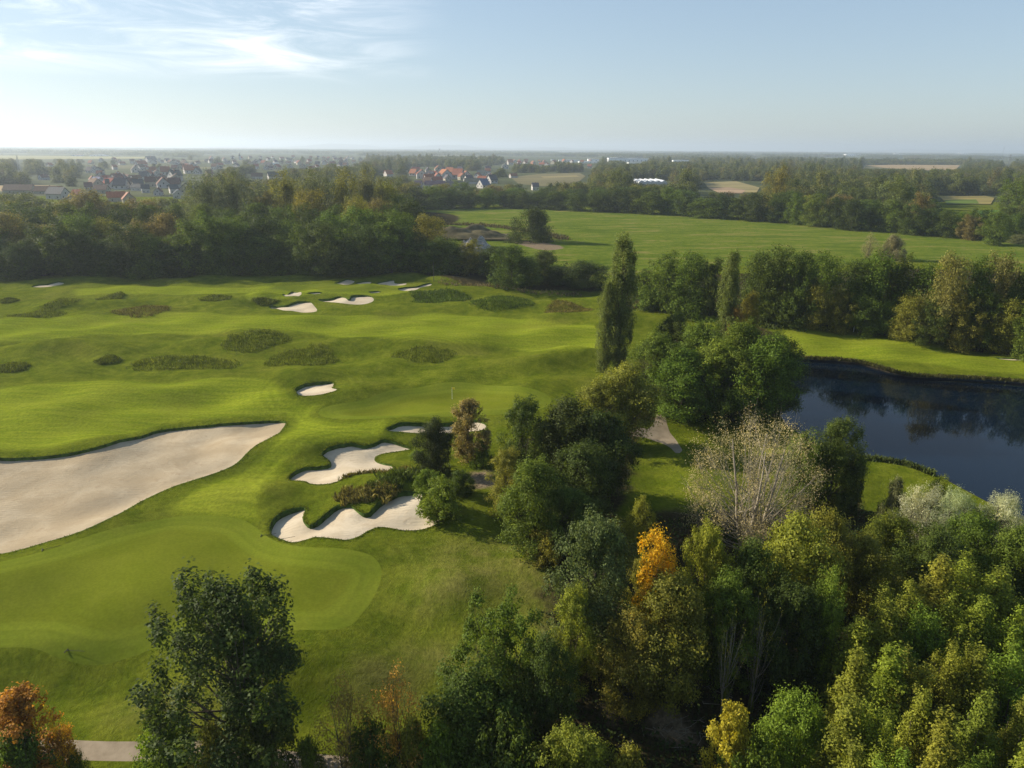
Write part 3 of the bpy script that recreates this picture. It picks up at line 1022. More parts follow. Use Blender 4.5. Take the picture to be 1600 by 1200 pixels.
def gen_tree(seed, H, W, base, profile, lobes, lr, zs, nleaf, leaf, subs=10, sig=.22, up=.3, trunk_r=.25, limbs=26, limb_from=(.15, .7),
             stems=1, aspect=.6, inner=.35, twigs=0, lean=.0, curl=0.0, limb_r=.42):
    """returns trunk mesh and crown mesh of one tree of height H and crown width W"""
    g = np.random.default_rng(seed)
    pf = PROFILES[profile]
    # lobes fill the crown
    ts = []
    while len(ts) < lobes:
        t = g.uniform(.02, .97)
        if g.uniform() < .25 + .75 * pf(np.array(t)):
            ts.append(t)
    ts = np.sort(np.array(ts))
    ts[-1] = .95
    ts[-3] = .9
    az = np.arange(lobes) * 2.39996 + g.uniform(-.5, .5, lobes)
    lrad = g.uniform(lr[0], lr[1], lobes)
    if profile in ('cone', 'column', 'egg'):
        lrad *= (.65 + .5 * pf(ts))
    fr = np.where(g.uniform(size=lobes) < inner, g.uniform(.1, .6, lobes), g.uniform(.75, 1.08, lobes))
    asym = 1 + .22 * np.sin(az + g.uniform(0, 6.28)) + .15 * np.sin(2 * az + g.uniform(0, 6.28))
    rr = np.maximum(0, pf(ts) * W / 2 * fr * asym - lrad * .55)
    zc = H * (base + (1 - base) * ts) - lrad * zs * .5
    zc = np.maximum(zc, H * base * .9 + .1)
    C = np.stack([rr * np.cos(az) + lean * zc, rr * np.sin(az), zc], 1)
    # leaf tufts around every lobe
    ns = max(3, subs)
    sd = unit(g, lobes * ns)
    flip = (sd[:, 2] < 0) & (g.uniform(size=len(sd)) < .45)
    sd[flip, 2] *= -1
    li = np.repeat(np.arange(lobes), ns)
    srad = lrad[li] * g.uniform(.5, 1.05, len(li))
    S = C[li] + sd * srad[:, None] * np.array((1, 1, zs))
    w = lrad[li] ** 2
    pick = g.choice(len(li), nleaf, p=w / w.sum())
    sg = lrad[li][pick] * sig
    off = g.normal(size=(nleaf, 3)) * sg[:, None] * np.array((1, 1, max(1, zs * .8)))
    Pp = S[pick] + off
    Pp[:, 2] = np.maximum(Pp[:, 2], .05)
    outw = Pp - C[li[pick]]
    outw /= np.linalg.norm(outw, axis=1)[:, None] + 1e-9
    n = .8 * outw + .62 * unit(g, nleaf) + np.array((0, 0, up))
    n /= np.linalg.norm(n, axis=1)[:, None] + 1e-9
    tt = np.cross(n, unit(g, nleaf))
    tt /= np.linalg.norm(tt, axis=1)[:, None] + 1e-9
    bb = np.cross(n, tt)
    a = (leaf * .5 * g.uniform(.65, 1.35, nleaf))[:, None]
    fold = n * a * .25
    V = np.stack([Pp - tt * a, Pp + bb * a * aspect + fold, Pp + tt * a, Pp - bb * a * aspect + fold], 1).reshape(-1, 3)
    F = np.arange(nleaf * 4).reshape(-1, 4)
    H0, W0 = H, W
    H = float(np.percentile(V[:, 2], 99.8))
    W = 2 * float(np.percentile(np.hypot(V[:, 0], V[:, 1]), 97.5))
    crown = mesh_np('crown', V, F, M_LEAF)
    # trunk and limbs
    tv, tf = [], []

    def addt(path, rad, nn):
        v, f = tube(path, rad, nn)
        o = sum(len(q) for q in tv)
        tv.append(v)
        tf.extend([tuple(i + o for i in q) for q in f])
    tops = []
    for s in range(stems):
        a0 = s * 6.28 / stems + g.uniform(0, 1)
        sp = 0 if stems == 1 else W * .13
        zt = H * (base + (1 - base) * .8)
        path = []
        for k in range(6):
            q = k / 5
            path.append((math.cos(a0) * sp * q ** .8 * 1.2 + g.normal() * .02 * H * q * .6 + (0 if stems == 1 else math.cos(a0) * .15) + lean * zt * q,
                         math.sin(a0) * sp * q ** .8 * 1.2 + g.normal() * .02 * H * q * .6 + (0 if stems == 1 else math.sin(a0) * .15), -.6 + (zt + .6) * q))
        addt(path, [trunk_r * (1.25 if k == 0 else 1 - .8 * k / 5) for k in range(6)], 7)
        tops.append(np.array(path))
    order = g.permutation(lobes)[:limbs]
    for i in order:
        pth = tops[int(g.integers(0, stems))]
        z0 = C[i, 2] * g.uniform(*limb_from)
        k = np.clip((z0 - pth[0, 2]) / (pth[-1, 2] - pth[0, 2]), 0, 1) * 5
        k0 = min(4, int(k))
        p0 = pth[k0] * (1 - (k - k0)) + pth[k0 + 1] * (k - k0)
        p2 = C[i]
        p1 = .5 * (p0 + p2) + np.array((0, 0, -.06 * H)) * g.uniform(-.4, 1) + unit(g, 1)[0] * curl * .08 * H
        if curl:
            p1 = p1 + np.array((p2[0] - p0[0], p2[1] - p0[1], 0)) * .12
        qs = np.linspace(0, 1, 5)[:, None]
        path = (1 - qs) ** 2 * p0 + 2 * qs * (1 - qs) * p1 + qs ** 2 * p2
        r0 = trunk_r * limb_r * g.uniform(.7, 1.1)
        addt(path, r0 * np.array((1, .75, .55, .35, .15)), 4)
        for _ in range(twigs):
            q = g.uniform(.45, 1)
            b0 = (1 - q) ** 2 * p0 + 2 * q * (1 - q) * p1 + q * q * p2
            d = (p2 - p0) / (np.linalg.norm(p2 - p0) + 1e-6) + unit(g, 1)[0] * .75 + np.array((0, 0, .25))
            e = b0 + d * lrad[i] * g.uniform(.8, 1.7)
            addt([b0, .5 * (b0 + e) + unit(g, 1)[0] * .1, e], [r0 * .3, r0 * .2, r0 * .06], 3)
    trunk = mesh_np('trunk', np.concatenate(tv), np.array(tf), M_BARK, True)
    return trunk, crown, H, W


PROTO = {}


def proto(kind, *variants):
    PROTO[kind] = variants


# near kinds, fine leaves
proto('broad',
      gen_tree(1, 13, 9, .10, 'crown', 64, (.9, 1.8), 1.0, 30000, .25, 13, .25, limbs=30, trunk_r=.24),
      gen_tree(2, 13, 9, .08, 'full', 70, (.8, 1.7), 1.1, 30000, .24, 13, .25, limbs=30, trunk_r=.24),
      gen_tree(3, 13, 9, .10, 'crown', 56, (.8, 2.0), .95, 30000, .26, 15, .23, limbs=30, trunk_r=.26),
      gen_tree(4, 13, 9, .06, 'full', 84, (.6, 1.4), 1.35, 30000, .24, 12, .25, limbs=40, trunk_r=.22, twigs=1))
proto('loose',
      gen_tree(11, 15, 12, .14, 'crown', 110, (.5, 1.1), 1.6, 30000, .26, 11, .26, limbs=80, trunk_r=.26, twigs=2, inner=.5),
      gen_tree(12, 15, 12, .12, 'full', 92, (.55, 1.15), 1.45, 27000, .27, 11, .26, limbs=80, trunk_r=.24, twigs=2, inner=.3))
proto('spire',
      gen_tree(21, 12, 5, .06, 'cone', 60, (.4, .95), 1.8, 20000, .19, 11, .27, limbs=36, trunk_r=.12, twigs=1),
      gen_tree(22, 12, 5, .06, 'full', 54, (.4, .9), 2.0, 20000, .19, 11, .27, limbs=36, trunk_r=.12, stems=2, twigs=1),
      gen_tree(23, 12, 5.5, .05, 'cone', 70, (.35, .9), 2.0, 20000, .19, 11, .28, limbs=36, trunk_r=.12, stems=3, twigs=1),
      gen_tree(24, 12, 5.5, .05, 'crown', 64, (.4, 1.0), 1.9, 20000, .19, 11, .27, limbs=36, trunk_r=.12, stems=2, twigs=1))
proto('column',
      gen_tree(31, 24, 5.2, .03, 'column', 150, (.5, .95), 2.4, 38000, .26, 10, .24, limbs=60, limb_from=(.4, .8), trunk_r=.32, up=.1),
      gen_tree(32, 22, 5.0, .03, 'column', 140, (.45, .95), 2.4, 36000, .26, 10, .24, limbs=60, limb_from=(.4, .8), trunk_r=.3, up=.1))
proto('willow',
      gen_tree(41, 14, 15, .16, 'crown', 120, (.7, 1.5), 1.15, 21000, .15, 12, .34, limbs=95, limb_from=(.12, .62), trunk_r=.26, stems=4, twigs=9, inner=.25, aspect=.4, curl=1.0, limb_r=.26))
proto('silver',
      gen_tree(51, 9, 7, .06, 'full', 60, (.6, 1.15), 1.4, 26000, .16, 12, .26, limbs=30, trunk_r=.2, stems=2, aspect=.4, up=.5))
proto('sapling',
      gen_tree(61, 9, 7, .1, 'egg', 50, (.45, 1.0), 1.3, 5200, .18, 9, .36, limbs=50, trunk_r=.09, twigs=3, stems=3))
proto('shrub',
      gen_tree(71, 4, 5, .0, 'dome', 44, (.4, .9), 1.05, 12000, .18, 11, .28, limbs=12, trunk_r=.08, stems=3),
      gen_tree(72, 4, 5, .0, 'full', 40, (.4, .9), 1.2, 12000, .19, 11, .27, limbs=12, trunk_r=.08, stems=3))
proto('maple',
      gen_tree(81, 11, 6.5, .1, 'crown', 56, (.6, 1.2), 1.1, 17000, .27, 10, .23, limbs=36, trunk_r=.17, twigs=1),
      gen_tree(82, 11, 6.5, .1, 'crown', 56, (.5, 1.1), 1.2, 9500, .26, 10, .26, limbs=56, trunk_r=.17, twigs=3))
proto('snag',
      gen_tree(91, 10, 5, .3, 'cone', 30, (.3, .7), 1.0, 500, .2, 6, .4, limbs=30, trunk_r=.13, twigs=3, limb_from=(.6, .9), curl=1),
      gen_tree(92, 10, 5, .25, 'vase', 30, (.3, .7), 1.0, 700, .2, 6, .4, limbs=30, trunk_r=.12, twigs=4, stems=2, curl=1))
# middle distance kinds
proto('mid',
      gen_tree(101, 18, 13, .02, 'crown', 62, (1.3, 2.7), 1.0, 17000, .42, 11, .26, limbs=14, trunk_r=.3),
      gen_tree(102, 18, 13, .02, 'full', 66, (1.2, 2.5), 1.15, 17000, .42, 11, .26, limbs=14, trunk_r=.3),
      gen_tree(103, 18, 13, .00, 'dome', 62, (1.4, 2.9), .95, 17000, .42, 11, .26, limbs=14, trunk_r=.3),
      gen_tree(104, 18, 13, .03, 'full', 84, (.9, 2.0), 1.3, 17000, .42, 10, .27, limbs=18, trunk_r=.3),
      gen_tree(105, 18, 13, .02, 'crown', 52, (1.5, 3.2), 1.1, 17000, .44, 12, .25, limbs=14, trunk_r=.3))
proto('midpoplar',
      gen_tree(111, 26, 11, .05, 'full', 90, (1.0, 1.9), 1.6, 16000, .42, 10, .29, limbs=24, trunk_r=.35),
      gen_tree(112, 26, 14, .05, 'crown', 96, (1.0, 2.1), 1.5, 16000, .42, 10, .29, limbs=24, trunk_r=.35))
proto('midbush',
      gen_tree(121, 9, 12, .0, 'dome', 95, (.9, 1.9), 1.0, 22000, .30, 11, .28, limbs=8, trunk_r=.2, stems=3))
FARP = [gen_tree(130 + i, 14, 13, .0, ('dome', 'full', 'crown', 'dome')[i], 26, (2.0, 3.8), .95, 2600, .95, 10, .28, limbs=0, trunk_r=.3) for i in range(4)]
CLUMP = [gen_tree(140 + i, 13, 70, .0, 'dome', 44, (6, 11), .45, 1600, 3.6, 10, .3, limbs=0, trunk_r=.3) for i in range(2)]

# leaf colours
C_DARK = (.034, .048, .010)
C_DEEP = (.045, .064, .011)
C_MID = (.064, .092, .012)
C_FRESH = (.088, .125, .014)
C_YG = (.128, .142, .016)
C_YG2 = (.115, .128, .016)
C_OLIVE = (.115, .112, .018)
C_BROWN = (.12, .10, .034)
C_RUST = (.20, .115, .03)
C_TAN = (.25, .225, .115)
C_SILVER = (.25, .265, .16)
C_ORANGE = (.37, .22, .014)
C_RED = (.24, .11, .02)
C_YELLOW = (.23, .185, .02)
C_GREYG = (.11, .12, .05)
C_BLUEG = (.06, .085, .026)
LEAF_GAIN = 1.68                      # single leaves are paler than a whole crown
WHERE = []


def tree(px, by, ty, wpx, kind, col, name, label, cat='tree', group=None, var=None, jit=.06, bark=None, rz=None, hmin=1.0):
    """a tree whose foot stands where the sight line through (px, by) meets the ground"""
    b = P(px, by)
    b[2] = gz(b[0], b[1])
    hd = math.hypot(b[0], b[1])
    d = ray(px, ty)
    ztop = CAM_H + d[2] * hd / math.hypot(d[0], d[1])
    h = max(hmin, ztop - b[2])
    depth = project((b[0], b[1], b[2] + h * .6))[2]
    w = wpx * depth / FPX
    vs_ = PROTO[kind]
    k = random.randrange(len(vs_)) if var is None else var
    tm, cm, H, W = vs_[k]
    root = empty(name, b, random.uniform(0, 6.283) if rz is None else rz, (w / W, w / W, h / H))
    t = link('trunk', tm, root)
    if bark is not None:
        t.material_slots[0].link = 'OBJECT'
        t.material_slots[0].material = bark
    c = link('crown', cm, root)
    j = [random.uniform(1 - jit, 1 + jit) for _ in range(2)]
    c.color = (col[0] * j[0] * LEAF_GAIN, col[1] * j[1] * LEAF_GAIN, col[2] * j[0] * LEAF_GAIN, 1)
    tag(root, label, cat, group)
    WHERE.append((b[0], b[1], w / 2))
    return root


ORD = ['first', 'second', 'third', 'fourth', 'fifth', 'sixth', 'seventh', 'eighth', 'ninth', 'tenth', 'eleventh', 'twelfth', 'thirteenth', 'fourteenth', 'fifteenth',
       'sixteenth', 'seventeenth', 'eighteenth', 'nineteenth', 'twentieth', 'twenty-first', 'twenty-second', 'twenty-third', 'twenty-fourth', 'twenty-fifth',
       'twenty-sixth', 'twenty-seventh', 'twenty-eighth', 'twenty-ninth', 'thirtieth', 'thirty-first', 'thirty-second', 'thirty-third', 'thirty-fourth', 'thirty-fifth',
       'thirty-sixth', 'thirty-seventh', 'thirty-eighth', 'thirty-ninth', 'fortieth'] + ['forty-' + q for q in ('first', 'second', 'third', 'fourth', 'fifth', 'sixth', 'seventh', 'eighth', 'ninth')]


def crow(items, kind, label, group, name='broadleaf_tree'):
    """a row of trees, named in order from its left end; items: px, base y, top y, width px, colour, word[, kind]"""
    items = sorted(items, key=lambda q: q[0])
    for i, q in enumerate(items):
        k = q[6] if len(q) > 6 else kind
        tree(q[0], q[1], q[2], q[3] * (1.4 if k == 'mid' else 1.1), k, q[4], name, label.format(word=q[5], n=ORD[i]), 'tree', group)


def ivy(root):
    g = np.random.default_rng(int(abs(root.location.x) * 100))
    n = 2600
    z = 5.2 * g.uniform(0, 1, n) ** 1.2
    a = g.uniform(0, 6.283, n)
    rad = (.34 - .04 * z) * g.uniform(.6, 1.35, n) * (1 + .3 * np.sin(z * 2.3))
    p = np.c_[rad * np.cos(a), rad * np.sin(a), z]
    nn = np.c_[np.cos(a), np.sin(a), np.full(n, .3)] + .5 * unit(g, n)
    nn /= np.linalg.norm(nn, axis=1)[:, None]
    t = np.cross(nn, unit(g, n))
    t /= np.linalg.norm(t, axis=1)[:, None]
    b = np.cross(nn, t)
    s = (.09 * g.uniform(.7, 1.3, n))[:, None]
    V = np.stack([p - t * s, p + b * s * .8, p + t * s, p - b * s * .8], 1).reshape(-1, 3)
    o = link('ivy', mesh_np('ivy', V, np.arange(n * 4).reshape(-1, 4), M_LEAF), root)
    o.color = (.16, .19, .03, 1)


def trees_near():
    # bottom edge
    tree(390, 1190, 893, 300, 'loose', (.036, .050, .012), 'alder_tree', 'loose dark green tree standing alone between putting green and bottom path', var=0)
    tree(58, 1232, 1064, 125, 'maple', C_RED, 'cherry_tree', 'red and orange leaved small tree at the bottom path corner')
    tree(105, 1240, 1085, 60, 'sapling', C_ORANGE, 'sapling', 'thin orange sapling leaning out of the red tree')
    tree(50, 1262, 1128, 150, 'shrub', C_MID, 'shrub', 'green shrub under the red leaved tree', 'shrub')
    tree(128, 1232, 1165, 50, 'shrub', C_MID, 'shrub', 'small green shrub at the right foot of the red leaved tree', 'shrub')
    tree(268, 1212, 1113, 85, 'shrub', C_FRESH, 'shrub', 'leafy green shrub on the path, at the left foot of the loose dark tree', 'shrub')
    tree(345, 1240, 1125, 90, 'shrub', C_OLIVE, 'shrub', 'olive shrub directly below the loose dark tree', 'shrub')
    tree(420, 1235, 1110, 110, 'shrub', C_DEEP, 'shrub', 'dark shrub at the right foot of the loose dark tree', 'shrub')
    tree(490, 1245, 1150, 70, 'shrub', C_MID, 'shrub', 'low green shrub on the path between dark tree and orange saplings', 'shrub')
    tree(548, 1235, 1050, 120, 'sapling', (.15, .11, .03), 'sapling', 'thin rusty brown sapling beside the path, left one of two', rz=1.0)
    tree(628, 1225, 1035, 120, 'sapling', (.24, .14, .03), 'sapling', 'thin orange sapling beside the path, next to the big green tree', rz=2.0)
    tree(585, 1245, 1125, 80, 'shrub', C_DEEP, 'shrub', 'dark shrub between the two rusty saplings', 'shrub')
    tree(650, 1250, 1120, 90, 'shrub', C_OLIVE, 'shrub', 'yellowish shrub at the foot of the thin orange sapling', 'shrub')
    tree(785, 1135, 935, 165, 'loose', C_MID, 'maple_tree', 'tall green tree at the bottom of the grass slope, middle of picture', var=1)
    tree(735, 1215, 1045, 175, 'broad', C_DEEP, 'maple_tree', 'wide green tree in front of the tall green one at the slope')
    tree(850, 1190, 1000, 110, 'broad', C_DARK, 'maple_tree', 'dark green tree just right of the tall green one at the slope')
    tree(690, 1270, 1130, 120, 'shrub', C_MID, 'shrub', 'green shrub below the wide green tree, at the picture bottom', 'shrub')
    tree(790, 1290, 1130, 130, 'shrub', C_DEEP, 'shrub', 'dark shrub at the bottom, right of the wide green tree', 'shrub')
    tree(893, 1290, 1135, 140, 'broad', C_YG2, 'young_tree', 'yellow-green young tree at the bottom edge below the woodland gap')
    tree(975, 1300, 1165, 110, 'shrub', C_OLIVE, 'shrub', 'olive shrub at the bottom edge beside the woodland gap', 'shrub')
    tree(890, 1075, 915, 92, 'broad', C_YG2, 'young_tree', 'bright yellow-green tree at the top right of the grass slope')
    tree(862, 1060, 965, 60, 'sapling', C_GREYG, 'sapling', 'pale thin sapling left of the bright yellow-green tree')
    tree(925, 1010, 800, 130, 'broad', C_BLUEG, 'broadleaf_tree', 'blue-green tree left of the orange tree')
    tree(1014, 1000, 824, 78, 'maple', C_ORANGE, 'maple_tree', 'bright golden orange maple in the wood', var=1)
    tree(1002, 992, 862, 62, 'broad', C_OLIVE, 'broadleaf_tree', 'olive tree growing through the lower left side of the orange maple', var=3)
    tree(994, 900, 778, 56, 'broad', C_YG2, 'young_tree', 'small yellow-green tree peeping out behind the orange maple')
    tree(1090, 1010, 810, 78, 'broad', C_YG, 'broadleaf_tree', 'yellow tipped tree right of the orange maple')
    tree(1045, 1090, 900, 150, 'broad', C_OLIVE, 'broadleaf_tree', 'broad olive tree directly below the orange maple')
    tree(985, 1120, 960, 110, 'broad', C_OLIVE, 'broadleaf_tree', 'olive tree at the woodland gap, left below the orange maple')
    tree(1160, 1030, 838, 110, 'broad', C_DEEP, 'broadleaf_tree', 'dark green tree under the bare willow')
    tree(1225, 1000, 800, 150, 'broad', C_YG2, 'broadleaf_tree', 'wide yellowish tree right below the bare willow')
    tree(1280, 960, 790, 100, 'broad', C_OLIVE, 'broadleaf_tree', 'olive tree between the wide yellowish tree and the pond lawn')
    tree(1120, 1070, 890, 110, 'broad', C_MID, 'broadleaf_tree', 'mid green tree behind the ivy covered dead trunks')
    tree(1215, 1085, 900, 120, 'broad', C_DARK, 'broadleaf_tree', 'dark tree in the shade right of the ivy covered dead trunks')
    tree(1165, 872, 648, 235, 'willow', C_TAN, 'willow_tree', 'half bare tan willow with many thin grey branches', bark=M_BARK_PALE)
    tree(1292, 800, 648, 92, 'broad', C_DEEP, 'broadleaf_tree', 'dark green tree on the lawn tip beside the pond')
    tree(1240, 800, 668, 84, 'broad', C_MID, 'broadleaf_tree', 'green tree between the willow and the lawn tip tree')
    tree(1325, 800, 706, 40, 'shrub', C_DARK, 'shrub', 'small dark shrub at the pond edge of the lawn tip', 'shrub')
    tree(1420, 880, 750, 88, 'silver', C_SILVER, 'silver_willow', 'silvery grey willow, biggest of those along the pond')
    tree(1478, 868, 757, 66, 'silver', C_SILVER, 'silver_willow', 'silvery grey willow in the middle, half hidden by the biggest one')
    tree(1552, 880, 762, 84, 'silver', C_SILVER, 'silver_willow', 'silvery grey willow nearest to the open pond water')
    tree(1388, 830, 742, 52, 'shrub', C_GREYG, 'shrub', 'grey-green shrub on the lawn left of the biggest silver willow', 'shrub')
    tree(1452, 830, 738, 44, 'broad', C_YG2, 'young_tree', 'slim yellow-green tree behind the silver willows')
    tree(1600, 905, 790, 60, 'broad', C_MID, 'broadleaf_tree', 'green tree at the right picture side below the pond')
    pond_wood = [(1335, 960, 830, 100, C_OLIVE, 'olive'), (1378, 915, 795, 90, C_YG2, 'yellow-green'), (1440, 950, 820, 100, C_DEEP, 'dark green'),
                 (1505, 935, 795, 100, C_MID, 'mid green'), (1560, 950, 810, 95, C_MID, 'mid green'), (1610, 965, 830, 90, C_DEEP, 'dark green')]
    crow(pond_wood, 'broad', '{word} round tree, {n} from the left in the row below the silver willows', 'trees below the silver willows')
    # ivy covered snags in the gap
    for px, by, ty, w, lab in ((1127, 1130, 945, 60, 'dead tree with pale bare tips, ivy covered trunk, left one of the pair'), (1172, 1112, 925, 60, 'leaning dead tree with a curved bare top and ivy on the trunk')):
        r = tree(px, by, ty, w, 'snag', C_OLIVE, 'dead_tree', lab, bark=M_BARK_PALE)
        ivy(r)
    tree(1252, 1020, 918, 50, 'snag', C_OLIVE, 'dead_tree', 'bare grey dead tree standing between dark and yellow-green trees', bark=M_BARK_PALE)
    tree(1215, 1250, 1065, 120, 'broad', C_FRESH, 'broadleaf_tree', 'fresh green tree at the bottom beside the woodland gap')
    tree(1128, 1275, 1095, 90, 'maple', C_YELLOW, 'young_tree', 'yellow and orange tinted young tree at the bottom gap')
    tree(1165, 1300, 1150, 110, 'shrub', C_MID, 'shrub', 'green shrub between the yellow young tree and the grove', 'shrub')
    tree(1268, 1090, 880, 70, 'spire', C_FRESH, 'broadleaf_tree', 'dark green feathery tree at the left end of the yellow-green grove')
    rows = [('back', [(1385, 905), (1432, 872), (1478, 868), (1520, 885), (1565, 898), (1610, 905)], 170),
            ('second', [(1322, 960), (1362, 945), (1410, 938), (1458, 925), (1505, 930), (1552, 945), (1602, 950)], 180),
            ('third', [(1300, 1020), (1350, 1008), (1395, 1012), (1445, 1000), (1490, 1005), (1540, 1000), (1590, 1015)], 200),
            ('fourth', [(1290, 1085), (1335, 1090), (1390, 1070), (1440, 1085), (1495, 1075), (1550, 1080), (1605, 1075)], 215),
            ('front', [(1300, 1150), (1360, 1150), (1420, 1140), (1480, 1155), (1545, 1145), (1600, 1155)], 235)]
    for rn, its, hh in rows:
        for i, (px, ty) in enumerate(its):
            tree(px + random.uniform(-8, 8), ty + hh, ty + random.uniform(-12, 8), random.uniform(84, 112), 'spire', random.choice([C_YG, C_YG, C_YG2, C_YG, C_FRESH]), 'poplar_sapling',
                 f'yellow-green pointed young tree, {ORD[i]} from the left in the {rn} row of the grove', 'tree', 'young trees of the yellow-green grove', jit=.1)
    # grove in the middle
    tree(682, 742, 650, 66, 'broad', (.024, .032, .009), 'holly_tree', 'small very dark rounded tree beside the white bunkers', var=0)
    tree(731, 722, 624, 72, 'maple', (.15, .115, .042), 'maple_tree', 'brown autumn leaved small tree beside the dark rounded one')
    tree(690, 805, 748, 76, 'shrub', C_FRESH, 'shrub', 'bright green bush at the right end of the scalloped bunker', 'shrub')
    tree(668, 764, 735, 46, 'shrub', C_FRESH, 'shrub', 'low green bush on the ridge between the two scalloped bunkers', 'shrub')
    tree(655, 720, 705, 36, 'shrub', C_FRESH, 'shrub', 'low green tongue of bushes reaching into the middle bunker', 'shrub')
    tree(752, 728, 690, 50, 'shrub', C_MID, 'shrub', 'green shrub at the foot of the brown autumn tree', 'shrub')
    tree(720, 770, 735, 44, 'shrub', C_DEEP, 'shrub', 'dark shrub in front of the dark rounded tree', 'shrub')
    grove = [(815, 765, 620, 92, C_DEEP, 'dark green'), (885, 770, 622, 125, C_DARK, 'very dark green'), (945, 775, 640, 110, C_DARK, 'very dark green'),
             (790, 800, 700, 70, C_OLIVE, 'olive'), (835, 862, 718, 110, C_MID, 'sunlit green'), (910, 830, 690, 120, C_DARK, 'very dark green'), (885, 865, 760, 90, C_DEEP, 'dark green')]
    crow(grove, 'broad', '{word} tree, {n} from the left in the dark grove behind the bunkers', 'trees of the dark central grove')
    tree(860, 880, 820, 60, 'shrub', C_OLIVE, 'shrub', 'brownish shrub at the lit front foot of the dark grove', 'shrub')
    tree(975, 690, 563, 125, 'broad', C_OLIVE, 'broadleaf_tree', 'yellowish olive tree at the foot of the tall poplar')
    tree(930, 690, 595, 90, 'broad', C_OLIVE, 'broadleaf_tree', 'small olive tree on the fairway side below the tall poplar')
    island = [(1020, 640, 520, 100, C_MID, 'green'), (1060, 655, 545, 110, C_MID, 'green'), (1085, 610, 498, 90, C_MID, 'green'), (1115, 655, 530, 115, C_FRESH, 'light green'),
              (1150, 640, 500, 100, C_MID, 'green'), (1180, 655, 520, 110, C_MID, 'green'), (1205, 645, 522, 90, C_DEEP, 'dark green'), (1045, 590, 490, 80, C_DEEP, 'dark green')]
    crow(island, 'broad', '{word} leafy tree, {n} from the left in the clump at the pond corner', 'trees of the clump at the pond corner')
    tree(966, 580, 366, 48, 'column', (.088, .112, .030), 'poplar_tree', 'tallest slim columnar poplar above the fairway', var=0)
    tree(943, 582, 440, 28, 'column', (.088, .112, .030), 'poplar_tree', 'slim lower poplar stem leaning on the left side of the tallest one', var=1)
    tree(1131, 560, 392, 38, 'column', (.088, .112, .030), 'poplar_tree', 'second slim columnar poplar rising from the clump at the pond', var=1)
    tree(1165, 560, 455, 32, 'column', C_OLIVE, 'poplar_tree', 'short yellowish poplar right of the second columnar poplar', var=0)
    tree(1142, 565, 478, 26, 'column', C_RUST, 'poplar_tree', 'little brownish poplar at the foot of the second columnar poplar', var=0)


